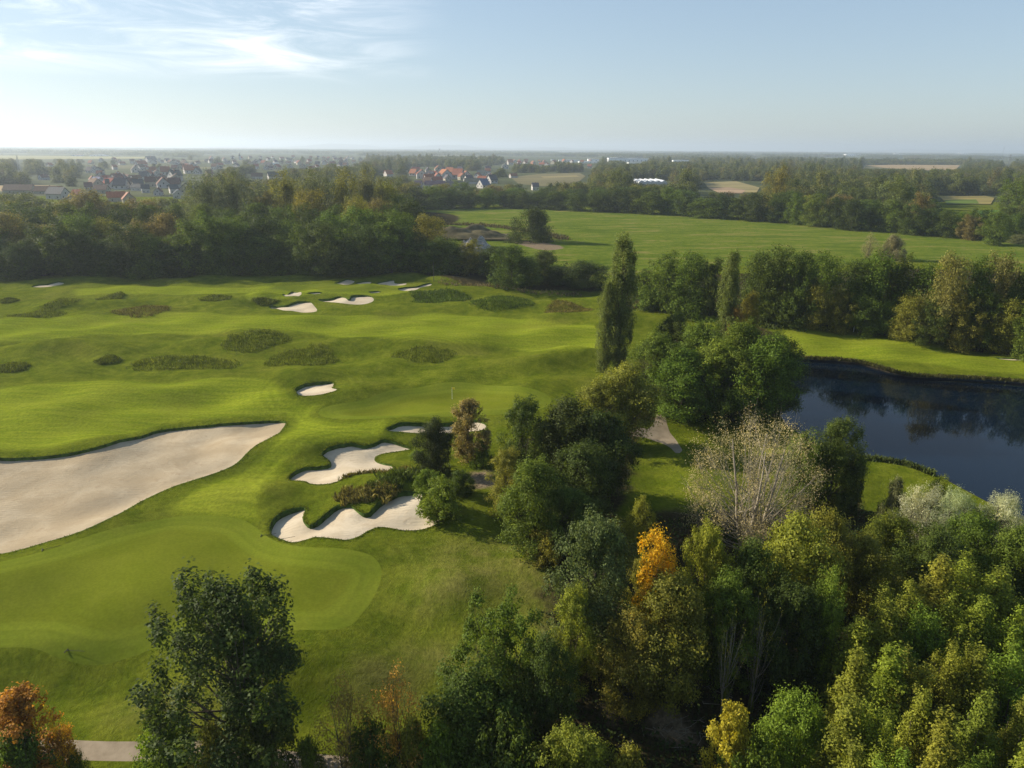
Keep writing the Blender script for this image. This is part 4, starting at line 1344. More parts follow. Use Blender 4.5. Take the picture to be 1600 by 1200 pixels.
def trees_mid():
    g = random.Random(5)
    # edge of the pond hole, right half
    a = [(1003, 480, 420, 44, C_DEEP, 'dark green'), (1040, 487, 394, 62, C_MID, 'green'), (1078, 492, 392, 58, C_MID, 'green'), (1108, 496, 402, 50, C_DEEP, 'dark green'),
         (1182, 500, 392, 56, C_DEEP, 'dark green'), (1208, 502, 384, 54, C_DEEP, 'dark green'), (1243, 504, 392, 52, C_DEEP, 'dark green'), (1280, 506, 392, 56, C_MID, 'green'),
         (1322, 510, 402, 58, C_DEEP, 'dark green'), (1356, 514, 392, 54, C_MID, 'green'), (1392, 518, 398, 56, C_DEEP, 'dark green'), (1430, 522, 410, 54, C_MID, 'green'),
         (1470, 530, 393, 56, (.12, .112, .03), 'yellow-brown'), (1508, 534, 402, 56, C_DEEP, 'dark green'), (1545, 536, 393, 56, (.11, .1, .03), 'yellowish'), (1582, 545, 410, 60, C_DEEP, 'dark green'),
         (1625, 552, 405, 60, C_DEEP, 'dark green')]
    crow(a, 'mid', '{word} tree, {n} from the left in the back row behind the pond', 'back row of trees behind the pond')
    b = [(1020, 484, 446, 36, C_MID, 'green'), (1062, 490, 452, 36, C_FRESH, 'light green'), (1200, 505, 452, 44, C_MID, 'green'), (1236, 508, 455, 40, C_DEEP, 'dark green'), (1268, 512, 440, 44, C_OLIVE, 'olive'),
         (1305, 516, 448, 44, C_OLIVE, 'olive'), (1345, 520, 455, 44, C_MID, 'green'), (1382, 524, 470, 40, C_FRESH, 'light green'), (1412, 530, 462, 44, C_OLIVE, 'olive'),
         (1452, 536, 468, 46, C_DEEP, 'dark green'), (1490, 543, 455, 50, C_OLIVE, 'olive'), (1528, 548, 452, 50, C_MID, 'green'), (1566, 552, 465, 48, C_YG2, 'yellow-green'), (1604, 560, 470, 50, C_MID, 'green')]
    crow(b, 'mid', '{word} lower tree, {n} from the left in the front row behind the pond', 'front row of trees behind the pond')
    # middle bushes at the end of the fairway
    c = [(735, 430, 374, 46, C_OLIVE, 'olive'), (772, 432, 385, 48, C_DEEP, 'dark green'), (800, 447, 384, 56, C_DEEP, 'dark green'), (822, 446, 400, 46, C_MID, 'green'), (850, 440, 392, 46, C_DARK, 'very dark'),
         (872, 446, 414, 40, C_DARK, 'very dark'), (912, 450, 407, 58, C_DARK, 'very dark')]
    crow(c, 'mid', '{word} round tree, {n} from the left in the clump between fairway and meadow', 'trees between the fairway and the meadow')
    tree(738, 425, 385, 22, 'midbush', (.2, .2, .08), 'shrub', 'pale yellowish shrub below the gravel heap', 'shrub')
    tree(835, 377, 324, 78, 'midbush', C_DARK, 'broadleaf_tree', 'big dark round tree alone on the meadow')
    tree(1392, 406, 366, 50, 'midbush', (.13, .12, .06), 'shrub', 'pale grey-brown bush alone on the right part of the meadow', 'shrub')
    tree(1355, 404, 361, 36, 'sapling', (.16, .15, .07), 'young_tree', 'thin see-through young tree left of the pale meadow bush')
    tree(1590, 380, 366, 40, 'midbush', C_GREYG, 'shrub', 'low grey bush at the right end of the meadow', 'shrub')
    # wood along the left edge of the course
    cols = [(C_DEEP, 'dark green'), (C_DARK, 'very dark'), (C_MID, 'green'), (C_DEEP, 'dark green'), (C_DARK, 'very dark'), (C_MID, 'green'), (C_OLIVE, 'olive'), (C_BROWN, 'brownish')]
    front = []
    tops = [375, 358, 372, 380, 352, 345, 360, 372, 350, 365, 380, 342, 330, 338, 370, 365, 352, 345, 372, 350, 338, 362, 378, 370]
    for i, ty in enumerate(tops):
        px = -55 + i * 33 + g.uniform(-8, 8)
        cc = g.choice(cols[:6])
        front.append((px, 433 - 0.012 * px + g.uniform(-2, 3), ty, g.uniform(50, 70), cc[0], cc[1]))
    crow(front, 'mid', '{word} tree, {n} from the left in the front row of the left wood', 'front row of the left wood')
    second = []
    for i in range(21):
        px = -50 + i * 36 + g.uniform(-9, 9)
        cc = g.choice(cols)
        second.append((px, 418 + g.uniform(-3, 3), g.uniform(330, 352) if i < 16 else g.uniform(318, 340), g.uniform(48, 66), cc[0], cc[1]))
    crow(second, 'mid', '{word} tree, {n} from the left in the second row of the left wood', 'second row of the left wood')
    third = []
    for i in range(18):
        px = -50 + i * 41 + g.uniform(-10, 10)
        cc = g.choice(cols)
        ty = g.uniform(312, 326) if px > 60 else g.uniform(326, 336)
        third.append((px, 398 + g.uniform(-4, 4), ty, g.uniform(46, 64), cc[0], cc[1]))
    crow(third, 'mid', '{word} tree, {n} from the left in the third row of the left wood', 'third row of the left wood')
    back = [(150, 372, 296, 62, C_BROWN, 'brownish'), (120, 374, 310, 50, C_OLIVE, 'olive'), (235, 372, 310, 60, C_BROWN, 'brownish'), (195, 372, 314, 50, C_OLIVE, 'olive'),
            (330, 382, 268, 70, (.085, .1, .05), 'grey-green', 'midpoplar'), (372, 382, 264, 74, (.085, .1, .05), 'grey-green', 'midpoplar'), (455, 382, 263, 62, C_OLIVE, 'olive', 'midpoplar'), (498, 382, 262, 56, (.09, .1, .045), 'yellowish', 'midpoplar'),
            (540, 382, 263, 60, C_OLIVE, 'olive', 'midpoplar'), (580, 382, 262, 56, (.1, .105, .04), 'yellowish', 'midpoplar'), (608, 378, 285, 46, C_OLIVE, 'olive'), (490, 390, 294, 60, C_OLIVE, 'olive'),
            (420, 385, 300, 50, C_BROWN, 'brownish'), (565, 392, 308, 48, C_OLIVE, 'olive'), (632, 385, 305, 50, C_DEEP, 'dark green'), (600, 395, 310, 46, C_BROWN, 'brownish'), (30, 374, 316, 60, C_DEEP, 'dark green'), (-25, 374, 312, 60, C_DEEP, 'dark green'),
            (285, 378, 318, 50, C_MID, 'green'), (75, 374, 322, 50, C_DEEP, 'dark green')]
    crow(back, 'mid', '{word} tall tree, {n} from the left along the village side of the left wood', 'tall trees at the back of the left wood')
    # hedge row beyond the meadow
    e = []
    px = 645
    i = 0
    while px < 1640:
        base = np.interp(px, [640, 800, 1050, 1200, 1350, 1500, 1600, 1700], [327, 324, 336, 347, 361, 372, 378, 384])
        top = np.interp(px, [640, 800, 950, 1050, 1100, 1150, 1200, 1300, 1450, 1560, 1700], [292, 297, 297, 298, 304, 306, 303, 306, 322, 330, 330]) + g.uniform(-6, 5)
        cc = g.choice(cols[:6])
        e.append((px, base + g.uniform(-1.5, .5), top, g.uniform(30, 42), cc[0], cc[1]))
        px += g.uniform(24, 32)
    crow(e, 'mid', '{word} tree, {n} from the left in the tree belt behind the meadow', 'tree belt behind the meadow')
    f = []
    for k in range(24):
        px = 640 + k * 42 + g.uniform(-10, 10)
        if 1455 < px < 1560 or 1085 < px < 1195:
            continue
        base = np.interp(px, [640, 800, 1050, 1200, 1350, 1500, 1600, 1700], [318, 316, 325, 334, 346, 356, 362, 366])
        top = base - g.uniform(34, 44) if px > 1180 else np.interp(px, [640, 780, 800, 920, 940, 1180], [284, 284, 293, 294, 290, 296]) + g.uniform(-2, 6)
        cc = g.choice(cols)
        f.append((px, base, top, g.uniform(34, 46), cc[0], cc[1]))
    crow(f, 'mid', '{word} tree, {n} from the left in the second line behind the meadow', 'second line of trees behind the meadow')
    tree(1395, 362, 274, 58, 'midpoplar', (.095, .105, .04), 'poplar_tree', 'tall yellow-green poplar standing out of the belt behind the meadow', var=0)
    tree(1212, 333, 258, 52, 'midpoplar', C_OLIVE, 'poplar_tree', 'tall olive poplar above the belt behind the meadow', var=1)
    tree(1585, 350, 268, 62, 'midpoplar', C_MID, 'poplar_tree', 'tall green poplar at the right side behind the meadow', var=1)
    tree(1550, 382, 330, 52, 'mid', C_MID, 'broadleaf_tree', 'green tree in front of the far small fields at the right')
    tree(1430, 360, 300, 44, 'mid', C_BROWN, 'broadleaf_tree', 'grey-brown tree right of the tall yellow-green poplar')
    tree(1510, 374, 335, 44, 'mid', C_BROWN, 'broadleaf_tree', 'rusty brown tree in front of the belt at the right')


trees_near()
trees_mid()


# ------------------------------------------------------------------ far fields, village, halls, masts
FIELDS = [([(-60, 292), (0, 290), (60, 289), (88, 290), (90, 297), (0, 299), (-60, 299)], (.30, .22, .11), 'long tan stubble field in front of the village at the left'),
          ([(-120, 245), (0, 243), (60, 243.3), (110, 244), (160, 244.6), (240, 245), (240, 247.6), (110, 248.6), (0, 249), (-120, 250)], (.26, .24, .10), 'pale strip of fields beyond the village'),
          ([(798, 277), (840, 272), (905, 270), (915, 275), (905, 283), (880, 291), (850, 291), (810, 287)], (.15, .13, .06), 'brown green fields right of the red roofed houses'),
          ([(845, 275.5), (900, 273.5), (906, 276), (850, 278.5)], (.24, .20, .09), 'thin straw coloured strip inside the brown green fields'),
          ([(1100, 285), (1150, 283), (1165, 287), (1187, 293), (1182, 301), (1130, 300), (1106, 293)], (.24, .20, .09), 'tan and green field behind the middle of the meadow belt'),
          ([(1106, 293.5), (1140, 292.5), (1165, 297), (1160, 302), (1125, 302)], (.30, .21, .13), 'pinkish bare field behind the middle of the meadow belt'),
          ([(1352, 258.5), (1400, 257.3), (1500, 258), (1492, 266.5), (1420, 265.5), (1380, 262)], (.29, .21, .11), 'far tan field between woods at the right'),
          ([(1468, 307), (1540, 306), (1554, 309), (1548, 319), (1480, 318)], (.22, .18, .06), 'straw coloured field behind the right end of the meadow'),
          ([(1475, 312.5), (1525, 311.5), (1530, 318), (1480, 319)], (.09, .13, .02), 'green strip on the straw coloured field'),
          ([(1525, 329), (1562, 328), (1572, 338), (1535, 340)], (.07, .14, .02), 'small bright green plot behind the right end of the meadow')]


def flat_ground(px, py, z=0.0):
    p = flat(px, py, z)
    return p


def build_fields():
    m, N, L = new_mat('field_soil')
    oi = N('ShaderNodeObjectInfo')
    geo = N('ShaderNodeNewGeometry')
    mp = N('ShaderNodeMapping')
    mp.inputs['Scale'].default_value = (.01, .09, 1)
    L(geo.outputs['Position'], mp.inputs[0])
    n = noise_node(N, L, mp.outputs[0], 1, 4)
    v = N('ShaderNodeVectorMath')
    v.operation = 'SCALE'
    L(oi.outputs['Color'], v.inputs[0])
    L(rampf(N, L, n, .3, .7, .75, 1.25), v.inputs['Scale'])
    finish(N, L, m, v.outputs[0], .95, .05)
    for i, (pix, col, lab) in enumerate(FIELDS):
        lift = .12 + .06 * i
        pts = [flat(*q, lift) for q in pix]
        me = bpy.data.meshes.new('field')
        me.from_pydata([tuple(p) for p in pts], [], [tuple(range(len(pts)))])
        me.update()
        if me.polygons[0].normal.z < 0:
            me.flip_normals()
        me.materials.append(m)
        o = link('field', me)
        o.color = (*col, 1)
        tag(o, lab, None, None, 'structure')


build_fields()

M_WALL = tinted('house_wall', .85, .1)
M_ROOF = tinted('roof_tiles', .8, .2)
M_GLASS = plain('dark_window', (.03, .035, .04), .2, .5, .1)
M_METAL = plain('pale_metal', (.55, .56, .57), .5, .4, .08, .3)
M_STEEL = plain('grey_steel', (.3, .31, .32), .6, .4, .1)

CLEAR = []                           # pixel boxes kept free of trees in front of far houses and fields
for pix, col, lab in FIELDS:
    xs, ys = zip(*pix)
    CLEAR.append((min(xs), max(xs), min(ys), max(ys)))


def house_meshes():
    out = []
    for (w, d, e, r, chim) in ((10, 8.5, 4.4, 4.2, 1), (12, 9, 5.2, 4.6, 2), (9, 8, 3.2, 4.6, 1), (9, 15, 4.2, 4.5, 1), (11, 30, 3.6, 5.2, 1)):
        wall = MB().prism([(-w / 2, -.6), (w / 2, -.6), (w / 2, e), (0, e + r - .15), (-w / 2, e)], -d / 2, d / 2)
        roof = MB()
        s = r / (w / 2)
        ov = .5
        for sg in (-1, 1):
            x0, z0 = sg * (w / 2 + ov), e - ov * s + .12
            pts = [(x0, z0), (0, e + r + .12), (0, e + r + .40), (x0, z0 + .28)]
            roof.prism(pts if sg < 0 else pts[::-1], -d / 2 - .5, d / 2 + .5)
        ch = MB().box(.8, 1.6, -1, -.2, e + r - 2, e + r + 1.0)
        wins = []
        for fy in (-1, 1):
            for lx in (-w * .28, w * .28):
                wins.append(MB().box(lx - .55, lx + .55, fy * (d / 2 + .03) - .04, fy * (d / 2 + .03) + .04, 1.0, 2.4))
            wins.append(MB().box(-.5, .5, fy * (d / 2 + .03) - .04, fy * (d / 2 + .03) + .04, e - .2, e + 1.1))
        for fx in (-1, 1):
            for ly in (-d * .25, d * .25):
                wins.append(MB().box(fx * (w / 2 + .03) - .04, fx * (w / 2 + .03) + .04, ly - .5, ly + .5, 1.0, 2.3))
        door = MB().box(w / 2 + .0, w / 2 + .07, -.5, .5, -.1, 2.0)
        out.append((wall.mesh('wall', M_WALL), roof.mesh('roof', M_ROOF), ch.mesh('chimney', M_WALL), [q.mesh('window', M_GLASS) for q in wins], door.mesh('door', M_GLASS)))
    return out


HM = house_meshes()
ROOFS = {'red': (.24, .085, .05), 'brown': (.13, .075, .05), 'dark grey': (.075, .072, .075), 'orange': (.30, .12, .06), 'slate blue': (.12, .15, .18)}
WALLS = {'white': (.43, .41, .385), 'cream': (.33, .30, .23), 'grey': (.42, .42, .42)}


def house(px, by, wpx, roof, wallc, label, group, rz=None, detail=True, k=None):
    b = flat(px, by)
    depth = project(b)[2]
    if 'barn' in label or 'long dark' in label or 'low dark roof' in label:
        k, rz = 4, 1.57 + random.uniform(-.12, .12)
    elif 'wide' in label or 'big dark' in label:
        k, rz = 3, 1.3
    elif k is None:
        k = random.choice((0, 1, 2, 3))
    wm, rm, cm, wins, dm = HM[k]
    W = (10, 12, 9, 13, 30)[k]
    s = float(np.clip(wpx * depth / FPX / W, .75, 1.7))
    rz = random.choice((.15, 1.3, 1.75, -.5, .5, 2.2)) + random.uniform(-.2, .2) if rz is None else rz
    o = empty('house', b, rz, (s, s, s))
    w = link('wall', wm, o)
    w.color = (*WALLS[wallc], 1)
    r = link('roof', rm, o)
    r.color = (*[c * random.uniform(.85, 1.15) for c in ROOFS[roof]], 1)
    c = link('chimney', cm, r)
    c.color = (.25, .13, .09, 1)
    if detail:
        for q in wins:
            link('window', q, w)
        link('door', dm, w)
    tag(o, label, 'house', group)
    CLEAR.append((px - wpx * .6, px + wpx * .6, by - 8, by + .5))
    return o


def village():
    near_left = [(92, 311, 26, 'dark grey', 'white', 'big dark roofed house with white end wall, at the near left edge of the village'),
                 (32, 302, 44, 'brown', 'cream', 'long brown roofed barn behind the stubble field, left one'), (78, 303, 40, 'brown', 'cream', 'long brown roofed barn beside the dark roofed house'),
                 (154, 291, 16, 'slate blue', 'white', 'blue roofed house left of the thin church spire'), (176, 293, 20, 'red', 'white', 'wide red roofed house in front of the village centre'),
                 (196, 293, 14, 'dark grey', 'white', 'white fronted house right of the wide red roof'), (139, 296, 12, 'brown', 'white', 'small white house with brown roof near the wood top'),
                 (122, 309, 14, 'red', 'white', 'white house just behind the brownish wood trees'), (183, 315, 22, 'orange', 'cream', 'pinkish roof seen directly above the left wood'),
                 (202, 317, 18, 'orange', 'cream', 'second pinkish roof directly above the left wood'), (216, 298, 14, 'dark grey', 'white', 'house with pale roof lights left of the white gable'),
                 (228, 301, 14, 'dark grey', 'white', 'dark roofed house below the thin church spire'), (274, 282, 18, 'dark grey', 'white', 'tall bright white gable in the village centre'),
                 (262, 290, 16, 'brown', 'white', 'brown roofed house left below the white gable'), (272, 302, 16, 'dark grey', 'white', 'pale house beside the grey-green poplars'),
                 (294, 302, 18, 'dark grey', 'cream', 'cream gabled house touching the tall grey-green poplars'), (280, 310, 14, 'slate blue', 'white', 'bluish roofed house low beside the tall poplars'),
                 (248, 305, 16, 'brown', 'white', 'brown roofed house low in the village behind the wood'), (160, 302, 18, 'brown', 'cream', 'low brown roof between the trees in front of the village'),
                 (259, 273, 14, 'red', 'white', 'white walled house with red roof up in the village'), (221, 261, 14, 'red', 'white', 'white walled house far up at the village top'),
                 (295, 271, 16, 'orange', 'white', 'orange roofed house at the top left of the poplars'), (236, 253, 18, 'dark grey', 'white', 'pale steep roof at the far top of the village'),
                 (78, 262, 9, 'red', 'white', 'single white house among trees left of the village'), (69, 281, 12, 'brown', 'grey', 'grey house among the trees above the stubble field')]
    for a in near_left:
        house(a[0], a[1], a[2], a[3], a[4], a[5], 'village houses beyond the left wood')
    mid = [(402, 280, 14, 'brown', 'white', 'white edged roof in the gap between the tall poplars'), (430, 281, 18, 'dark grey', 'white', 'blue-white gable in the gap between the tall poplars'),
           (607, 278, 14, 'orange', 'white', 'pinkish roof at the right end of the poplars'), (654, 293, 12, 'dark grey', 'white', 'white gabled house at the left of the red roofed row'),
           (669, 289, 13, 'brown', 'white', 'dark house with white front in the red roofed row'), (659, 279, 16, 'red', 'white', 'dark red roof behind the white gabled house'),
           (677, 280, 15, 'red', 'white', 'red roofed house with two white gables'), (695, 280, 18, 'orange', 'white', 'orange roofed house in the middle of the red roofed row'),
           (716, 279, 19, 'orange', 'white', 'bright orange roof, largest of the red roofed row'), (728, 278, 12, 'red', 'white', 'red gabled house right of the bright orange roof'),
           (747, 279, 10, 'orange', 'white', 'white gable at the right end of the red roofed row'), (680, 292, 20, 'dark grey', 'white', 'low dark roof below the red roofed row'),
           (714, 293, 22, 'dark grey', 'white', 'long dark roof below the bright orange roof'), (740, 287, 14, 'dark grey', 'white', 'dark roof with white edge right of the long dark roof'),
           (755, 294, 16, 'slate blue', 'white', 'pale blue roofed house nearest to the tree belt'), (789, 264, 10, 'dark grey', 'white', 'white gabled house alone in the far trees'),
           (802, 278, 10, 'red', 'white', 'white gable house at the edge of the brown green fields'), (836, 297, 9, 'dark grey', 'white', 'tiny white hut behind the tree belt'),
           (797, 257, 10, 'orange', 'white', 'orange roofed white house above the alone white gable')]
    for a in mid:
        house(a[0], a[1], a[2], a[3], a[4], a[5], 'red roofed houses beyond the meadow belt')
    g = random.Random(9)

    def scatter(n, x0, x1, y0, y1, group, what, wall_w, roofs):
        pts = []
        tries = 0
        while len(pts) < n and tries < 4000:
            tries += 1
            x, y = g.uniform(x0, x1), y0 + (y1 - y0) * g.random() ** 1.3
            if all(abs(x - a) > 7 or abs(y - b) > 2.2 for a, b in pts):
                pts.append((x, y))
        cnt = {}
        for x, y in sorted(pts):
            rf = g.choice(roofs)
            wc = g.choice(('white', 'white', 'cream'))
            d = project(flat(x, y))[2]
            n = cnt[(wc, rf)] = cnt.get((wc, rf), -1) + 1
            house(x, y, g.uniform(10, 13) * FPX / d, rf, wc, f'{wc} house with {rf} roof, {ORD[n]} such from the left {what}', group, detail=y > 258)

    scatter(70, 140, 330, 252, 296, 'far houses of the left village', 'in the left village', 0, ('red', 'brown', 'brown', 'dark grey'))
    scatter(70, 320, 570, 247, 266, 'far houses above the tall poplars', 'above the tall poplars', 0, ('red', 'brown', 'dark grey'))
    scatter(26, 640, 770, 268, 288, 'houses round the red roofed row', 'round the red roofed row', 0, ('red', 'orange', 'dark grey'))
    scatter(22, 800, 930, 253, 263, 'far houses below the white halls', 'below the white halls', 0, ('red', 'orange'))
    # churches
    for px, by, ty, lab, body in ((240, 282, 269, 'thin white church tower with a dark needle spire in the left village', 'white'), (364, 254, 244, 'white church tower in the far village behind the poplars', 'white'),
                                  (506, 255.5, 250.5, 'short white tower far behind the tall poplars', 'white'), (375, 250, 238.5, 'dark pointed church spire far behind the poplars', 'grey')):
        b = flat(px, by)
        hd = math.hypot(b[0], b[1])
        d = ray(px, ty)
        h = CAM_H + d[2] * hd / math.hypot(d[0], d[1])
        o = empty('church', b, .3)
        w = h * .09 + 1.2
        t = MB().box(-w, w, -w, w, -.5, h * .55).build('tower', M_WALL, o)
        t.color = (*WALLS[body], 1)
        s = MB()
        s.add([(-w - .2, -w - .2, h * .55), (w + .2, -w - .2, h * .55), (w + .2, w + .2, h * .55), (-w - .2, w + .2, h * .55), (0, 0, h)], [(0, 1, 4), (1, 2, 4), (2, 3, 4), (3, 0, 4), (3, 2, 1, 0)])
        q = s.build('spire', M_ROOF, o)
        q.color = (.07, .06, .06, 1)
        n = MB().prism([(-4.2, -.5), (4.2, -.5), (4.2, h * .2), (0, h * .34), (-4.2, h * .2)], w, w + 14).build('nave', M_WALL, o)
        n.color = (*WALLS['cream'], 1)
        nr = MB()
        for sg in (-1, 1):
            pts = [(sg * 4.8, h * .2 - .3), (0, h * .34 + .1), (0, h * .34 + .5), (sg * 4.8, h * .2 + .1)]
            nr.prism(pts if sg < 0 else pts[::-1], w + .1, w + 14.4)
        q = nr.build('roof', M_ROOF, o)
        q.color = (.13, .07, .05, 1)
        tag(o, lab, 'church')
        CLEAR.append((px - 3, px + 3, ty, by))
    # halls
    halls = [(951, 979, 252.5, 246.2, 'tall white hall block at the left end of the largest factory'), (980, 1010, 252.3, 247.0, 'long grey white factory hall beyond the trees'),
             (982, 1001, 256, 253.2, 'low white shed in front of the largest factory'), (861, 867, 253, 248.6, 'small white block house left of the factory halls'), (873, 883, 253.4, 249.2, 'bright white hall left of the long pale hall'),
             (884, 908, 253.4, 249.6, 'long pale hall in the middle of the far works'), (919, 935, 252, 247.9, 'grey hall behind the trees right of the long pale hall'), (905, 932, 254.6, 252, 'low pale shed row below the grey hall'),
             (112, 130, 243.9, 241.6, 'single long white hall with a red roof line in the far fields'), (140, 168, 243.6, 241.8, 'grey long hall right of the single white hall'),
             (1322, 1340, 243.4, 240.6, 'white hall far beyond the woods at the right'), (1399, 1406, 241.4, 239.2, 'tiny white hall on the right horizon'), (1500, 1510, 241.2, 239.2, 'tiny pale hall far right on the horizon'),
             (1052, 1075, 252.5, 251, 'low pale shed right of the largest factory'), (418, 434, 258, 254, 'wide grey roofed hall in the far village')]
    for x0, x1, by, ty, lab in halls:
        a, b = flat(x0, by), flat(x1, by)
        hd = math.hypot(a[0], a[1])
        d = ray(x0, ty)
        h = max(5.0, CAM_H + d[2] * hd / math.hypot(d[0], d[1]))
        w = b[0] - a[0]
        o = empty('factory_hall', ((a[0] + b[0]) / 2, a[1], 0), 0)
        dep = min(60, w * .8)
        q = MB().box(-w / 2, w / 2, 0, dep, -.5, h * .86).build('wall', M_WALL, o)
        q.color = (.8, .8, .78, 1)
        rf = MB().prism([(-w / 2 - .6, h * .86 + .05), (w / 2 + .6, h * .86 + .05), (w / 2 + .6, h * .9), (0, h), (-w / 2 - .6, h * .9)], -.6, dep + .6).build('roof', M_ROOF, o)
        rf.color = (.45, .17, .12, 1) if 'red' in lab else (.42, .45, .48, 1)
        for k in range(max(2, int(w / 14))):
            xx = -w / 2 + (k + .5) * w / max(2, int(w / 14))
            MB().box(xx - 2, xx + 2, -.08, -.02, 0, h * .45).build('gate', M_STEEL, q)
        tag(o, lab, 'hall', 'far factory halls')
        CLEAR.append((x0, x1, ty, by))
    # glass houses
    a, b = flat(998, 288), flat(1041, 288)
    w = (b[0] - a[0])
    o = empty('greenhouse', ((a[0] + b[0]) / 2, a[1], 0))
    for k in range(5):
        x0 = -w / 2 + k * w / 5
        s = w / 5
        MB().prism([(x0, -.3), (x0 + s, -.3), (x0 + s, 3), (x0 + s / 2, 5), (x0, 3)], 0, 60).build('glass_bay', M_METAL, o)
    tag(o, 'long row of pale glasshouses behind the tree belt', 'greenhouse')
    CLEAR.append((998, 1041, 282.5, 288))
    # pylons and masts
    for px, by, ty, lab in ((1573, 272, 241, 'grey lattice power pylon rising from the right woods'), (1180, 254, 240.5, 'pale lattice pylon far behind the middle woods'), (1567, 240.6, 228.5, 'tall hazy mast on the right horizon'),
                            (34, 284, 243, 'dark lattice mast among the trees left of the village')):
        b = flat(px, by)
        hd = math.hypot(b[0], b[1])
        d = ray(px, ty)
        h = CAM_H + d[2] * hd / math.hypot(d[0], d[1])
        wb = h * .07
        o = empty('power_pylon', b, .4)
        rr = max(.18, hd / FPX * .14)
        leg = lambda sx, sy: MB().bar((sx * wb, sy * wb, -.5), (sx * wb * .15, sy * wb * .15, h), rr, rr * .7, 4)
        for sx, sy in ((1, 1), (1, -1), (-1, 1), (-1, -1)):
            leg(sx, sy).build('leg', M_STEEL, o)
        br = MB()
        for k in range(6):
            z0, z1 = h * k / 6.5, h * (k + 1) / 6.5
            f0, f1 = wb * (1 - .85 * z0 / h), wb * (1 - .85 * z1 / h)
            for (ax, ay), (bx, by_) in (((1, 1), (-1, 1)), ((-1, 1), (-1, -1)), ((-1, -1), (1, -1)), ((1, -1), (1, 1))):
                br.bar((ax * f0, ay * f0, z0), (bx * f1, by_ * f1, z1), rr * .5, n=3)
        br.build('bracing', M_STEEL, o)
        if 'pylon' in lab:
            for k, wz in ((.72, .22), (.83, .18), (.94, .13)):
                MB().bar((-h * wz, 0, h * k), (h * wz, 0, h * k), rr * .7, n=4).build('cross_arm', M_STEEL, o)
        tag(o, lab, 'pylon' if 'pylon' in lab else 'mast')
        CLEAR.append((px - 1.5, px + 1.5, ty, by - 5))
    for px, by, ty, lab in ((687, 241, 232.5, 'mushroom shaped water tower on the far horizon'),):
        b = flat(px, by)
        hd = math.hypot(b[0], b[1])
        d = ray(px, ty)
        h = CAM_H + d[2] * hd / math.hypot(d[0], d[1])
        o = empty('water_tower', b)
        MB().bar((0, 0, -1), (0, 0, h * .75), h * .07, h * .06, 12).build('shaft', M_METAL, o)
        MB().bar((0, 0, h * .75), (0, 0, h), h * .08, h * .2, 16).build('tank', M_METAL, o)
        tag(o, lab, 'water tower')


village()


def instancer(name, pts, scl, rot, idx, crowns, mat, label):
    me = bpy.data.meshes.new(name)
    me.vertices.add(len(pts))
    me.vertices.foreach_set('co', np.asarray(pts, np.float32).ravel())
    a = me.attributes.new('scl', 'FLOAT_VECTOR', 'POINT')
    a.data.foreach_set('vector', np.asarray(scl, np.float32).ravel())
    a = me.attributes.new('rot', 'FLOAT', 'POINT')
    a.data.foreach_set('value', np.asarray(rot, np.float32))
    a = me.attributes.new('idx', 'INT', 'POINT')
    a.data.foreach_set('value', np.asarray(idx, np.int32))
    o = link(name, me)
    ng = bpy.data.node_groups.new(name, 'GeometryNodeTree')
    ng.interface.new_socket('Geometry', in_out='INPUT', socket_type='NodeSocketGeometry')
    ng.interface.new_socket('Geometry', in_out='OUTPUT', socket_type='NodeSocketGeometry')
    N, L = ng.nodes.new, ng.links.new
    gi, go = N('NodeGroupInput'), N('NodeGroupOutput')
    jn = N('GeometryNodeJoinGeometry')
    for c in reversed(crowns):
        ob = bpy.data.objects.new(c.name, c)
        oi = N('GeometryNodeObjectInfo')
        oi.inputs['Object'].default_value = ob
        oi.inputs['As Instance'].default_value = True
        L(oi.outputs['Geometry'], jn.inputs[0])
    ip = N('GeometryNodeInstanceOnPoints')
    ip.inputs['Pick Instance'].default_value = True

    def named(nm, tp):
        n = N('GeometryNodeInputNamedAttribute')
        n.data_type = tp
        n.inputs[0].default_value = nm
        return n.outputs[0]
    L(gi.outputs[0], ip.inputs['Points'])
    L(jn.outputs[0], ip.inputs['Instance'])
    L(named('idx', 'INT'), ip.inputs['Instance Index'])
    L(named('scl', 'FLOAT_VECTOR'), ip.inputs['Scale'])
    cx = N('ShaderNodeCombineXYZ')
    L(named('rot', 'FLOAT'), cx.inputs[2])
    er = N('FunctionNodeEulerToRotation')
    L(cx.outputs[0], er.inputs[0])
    L(er.outputs[0], ip.inputs['Rotation'])
    L(ip.outputs[0], go.inputs[0])
    md = o.modifiers.new('scatter', 'NODES')
    md.node_group = ng
    tag(o, label, None, None, 'stuff')
    return o


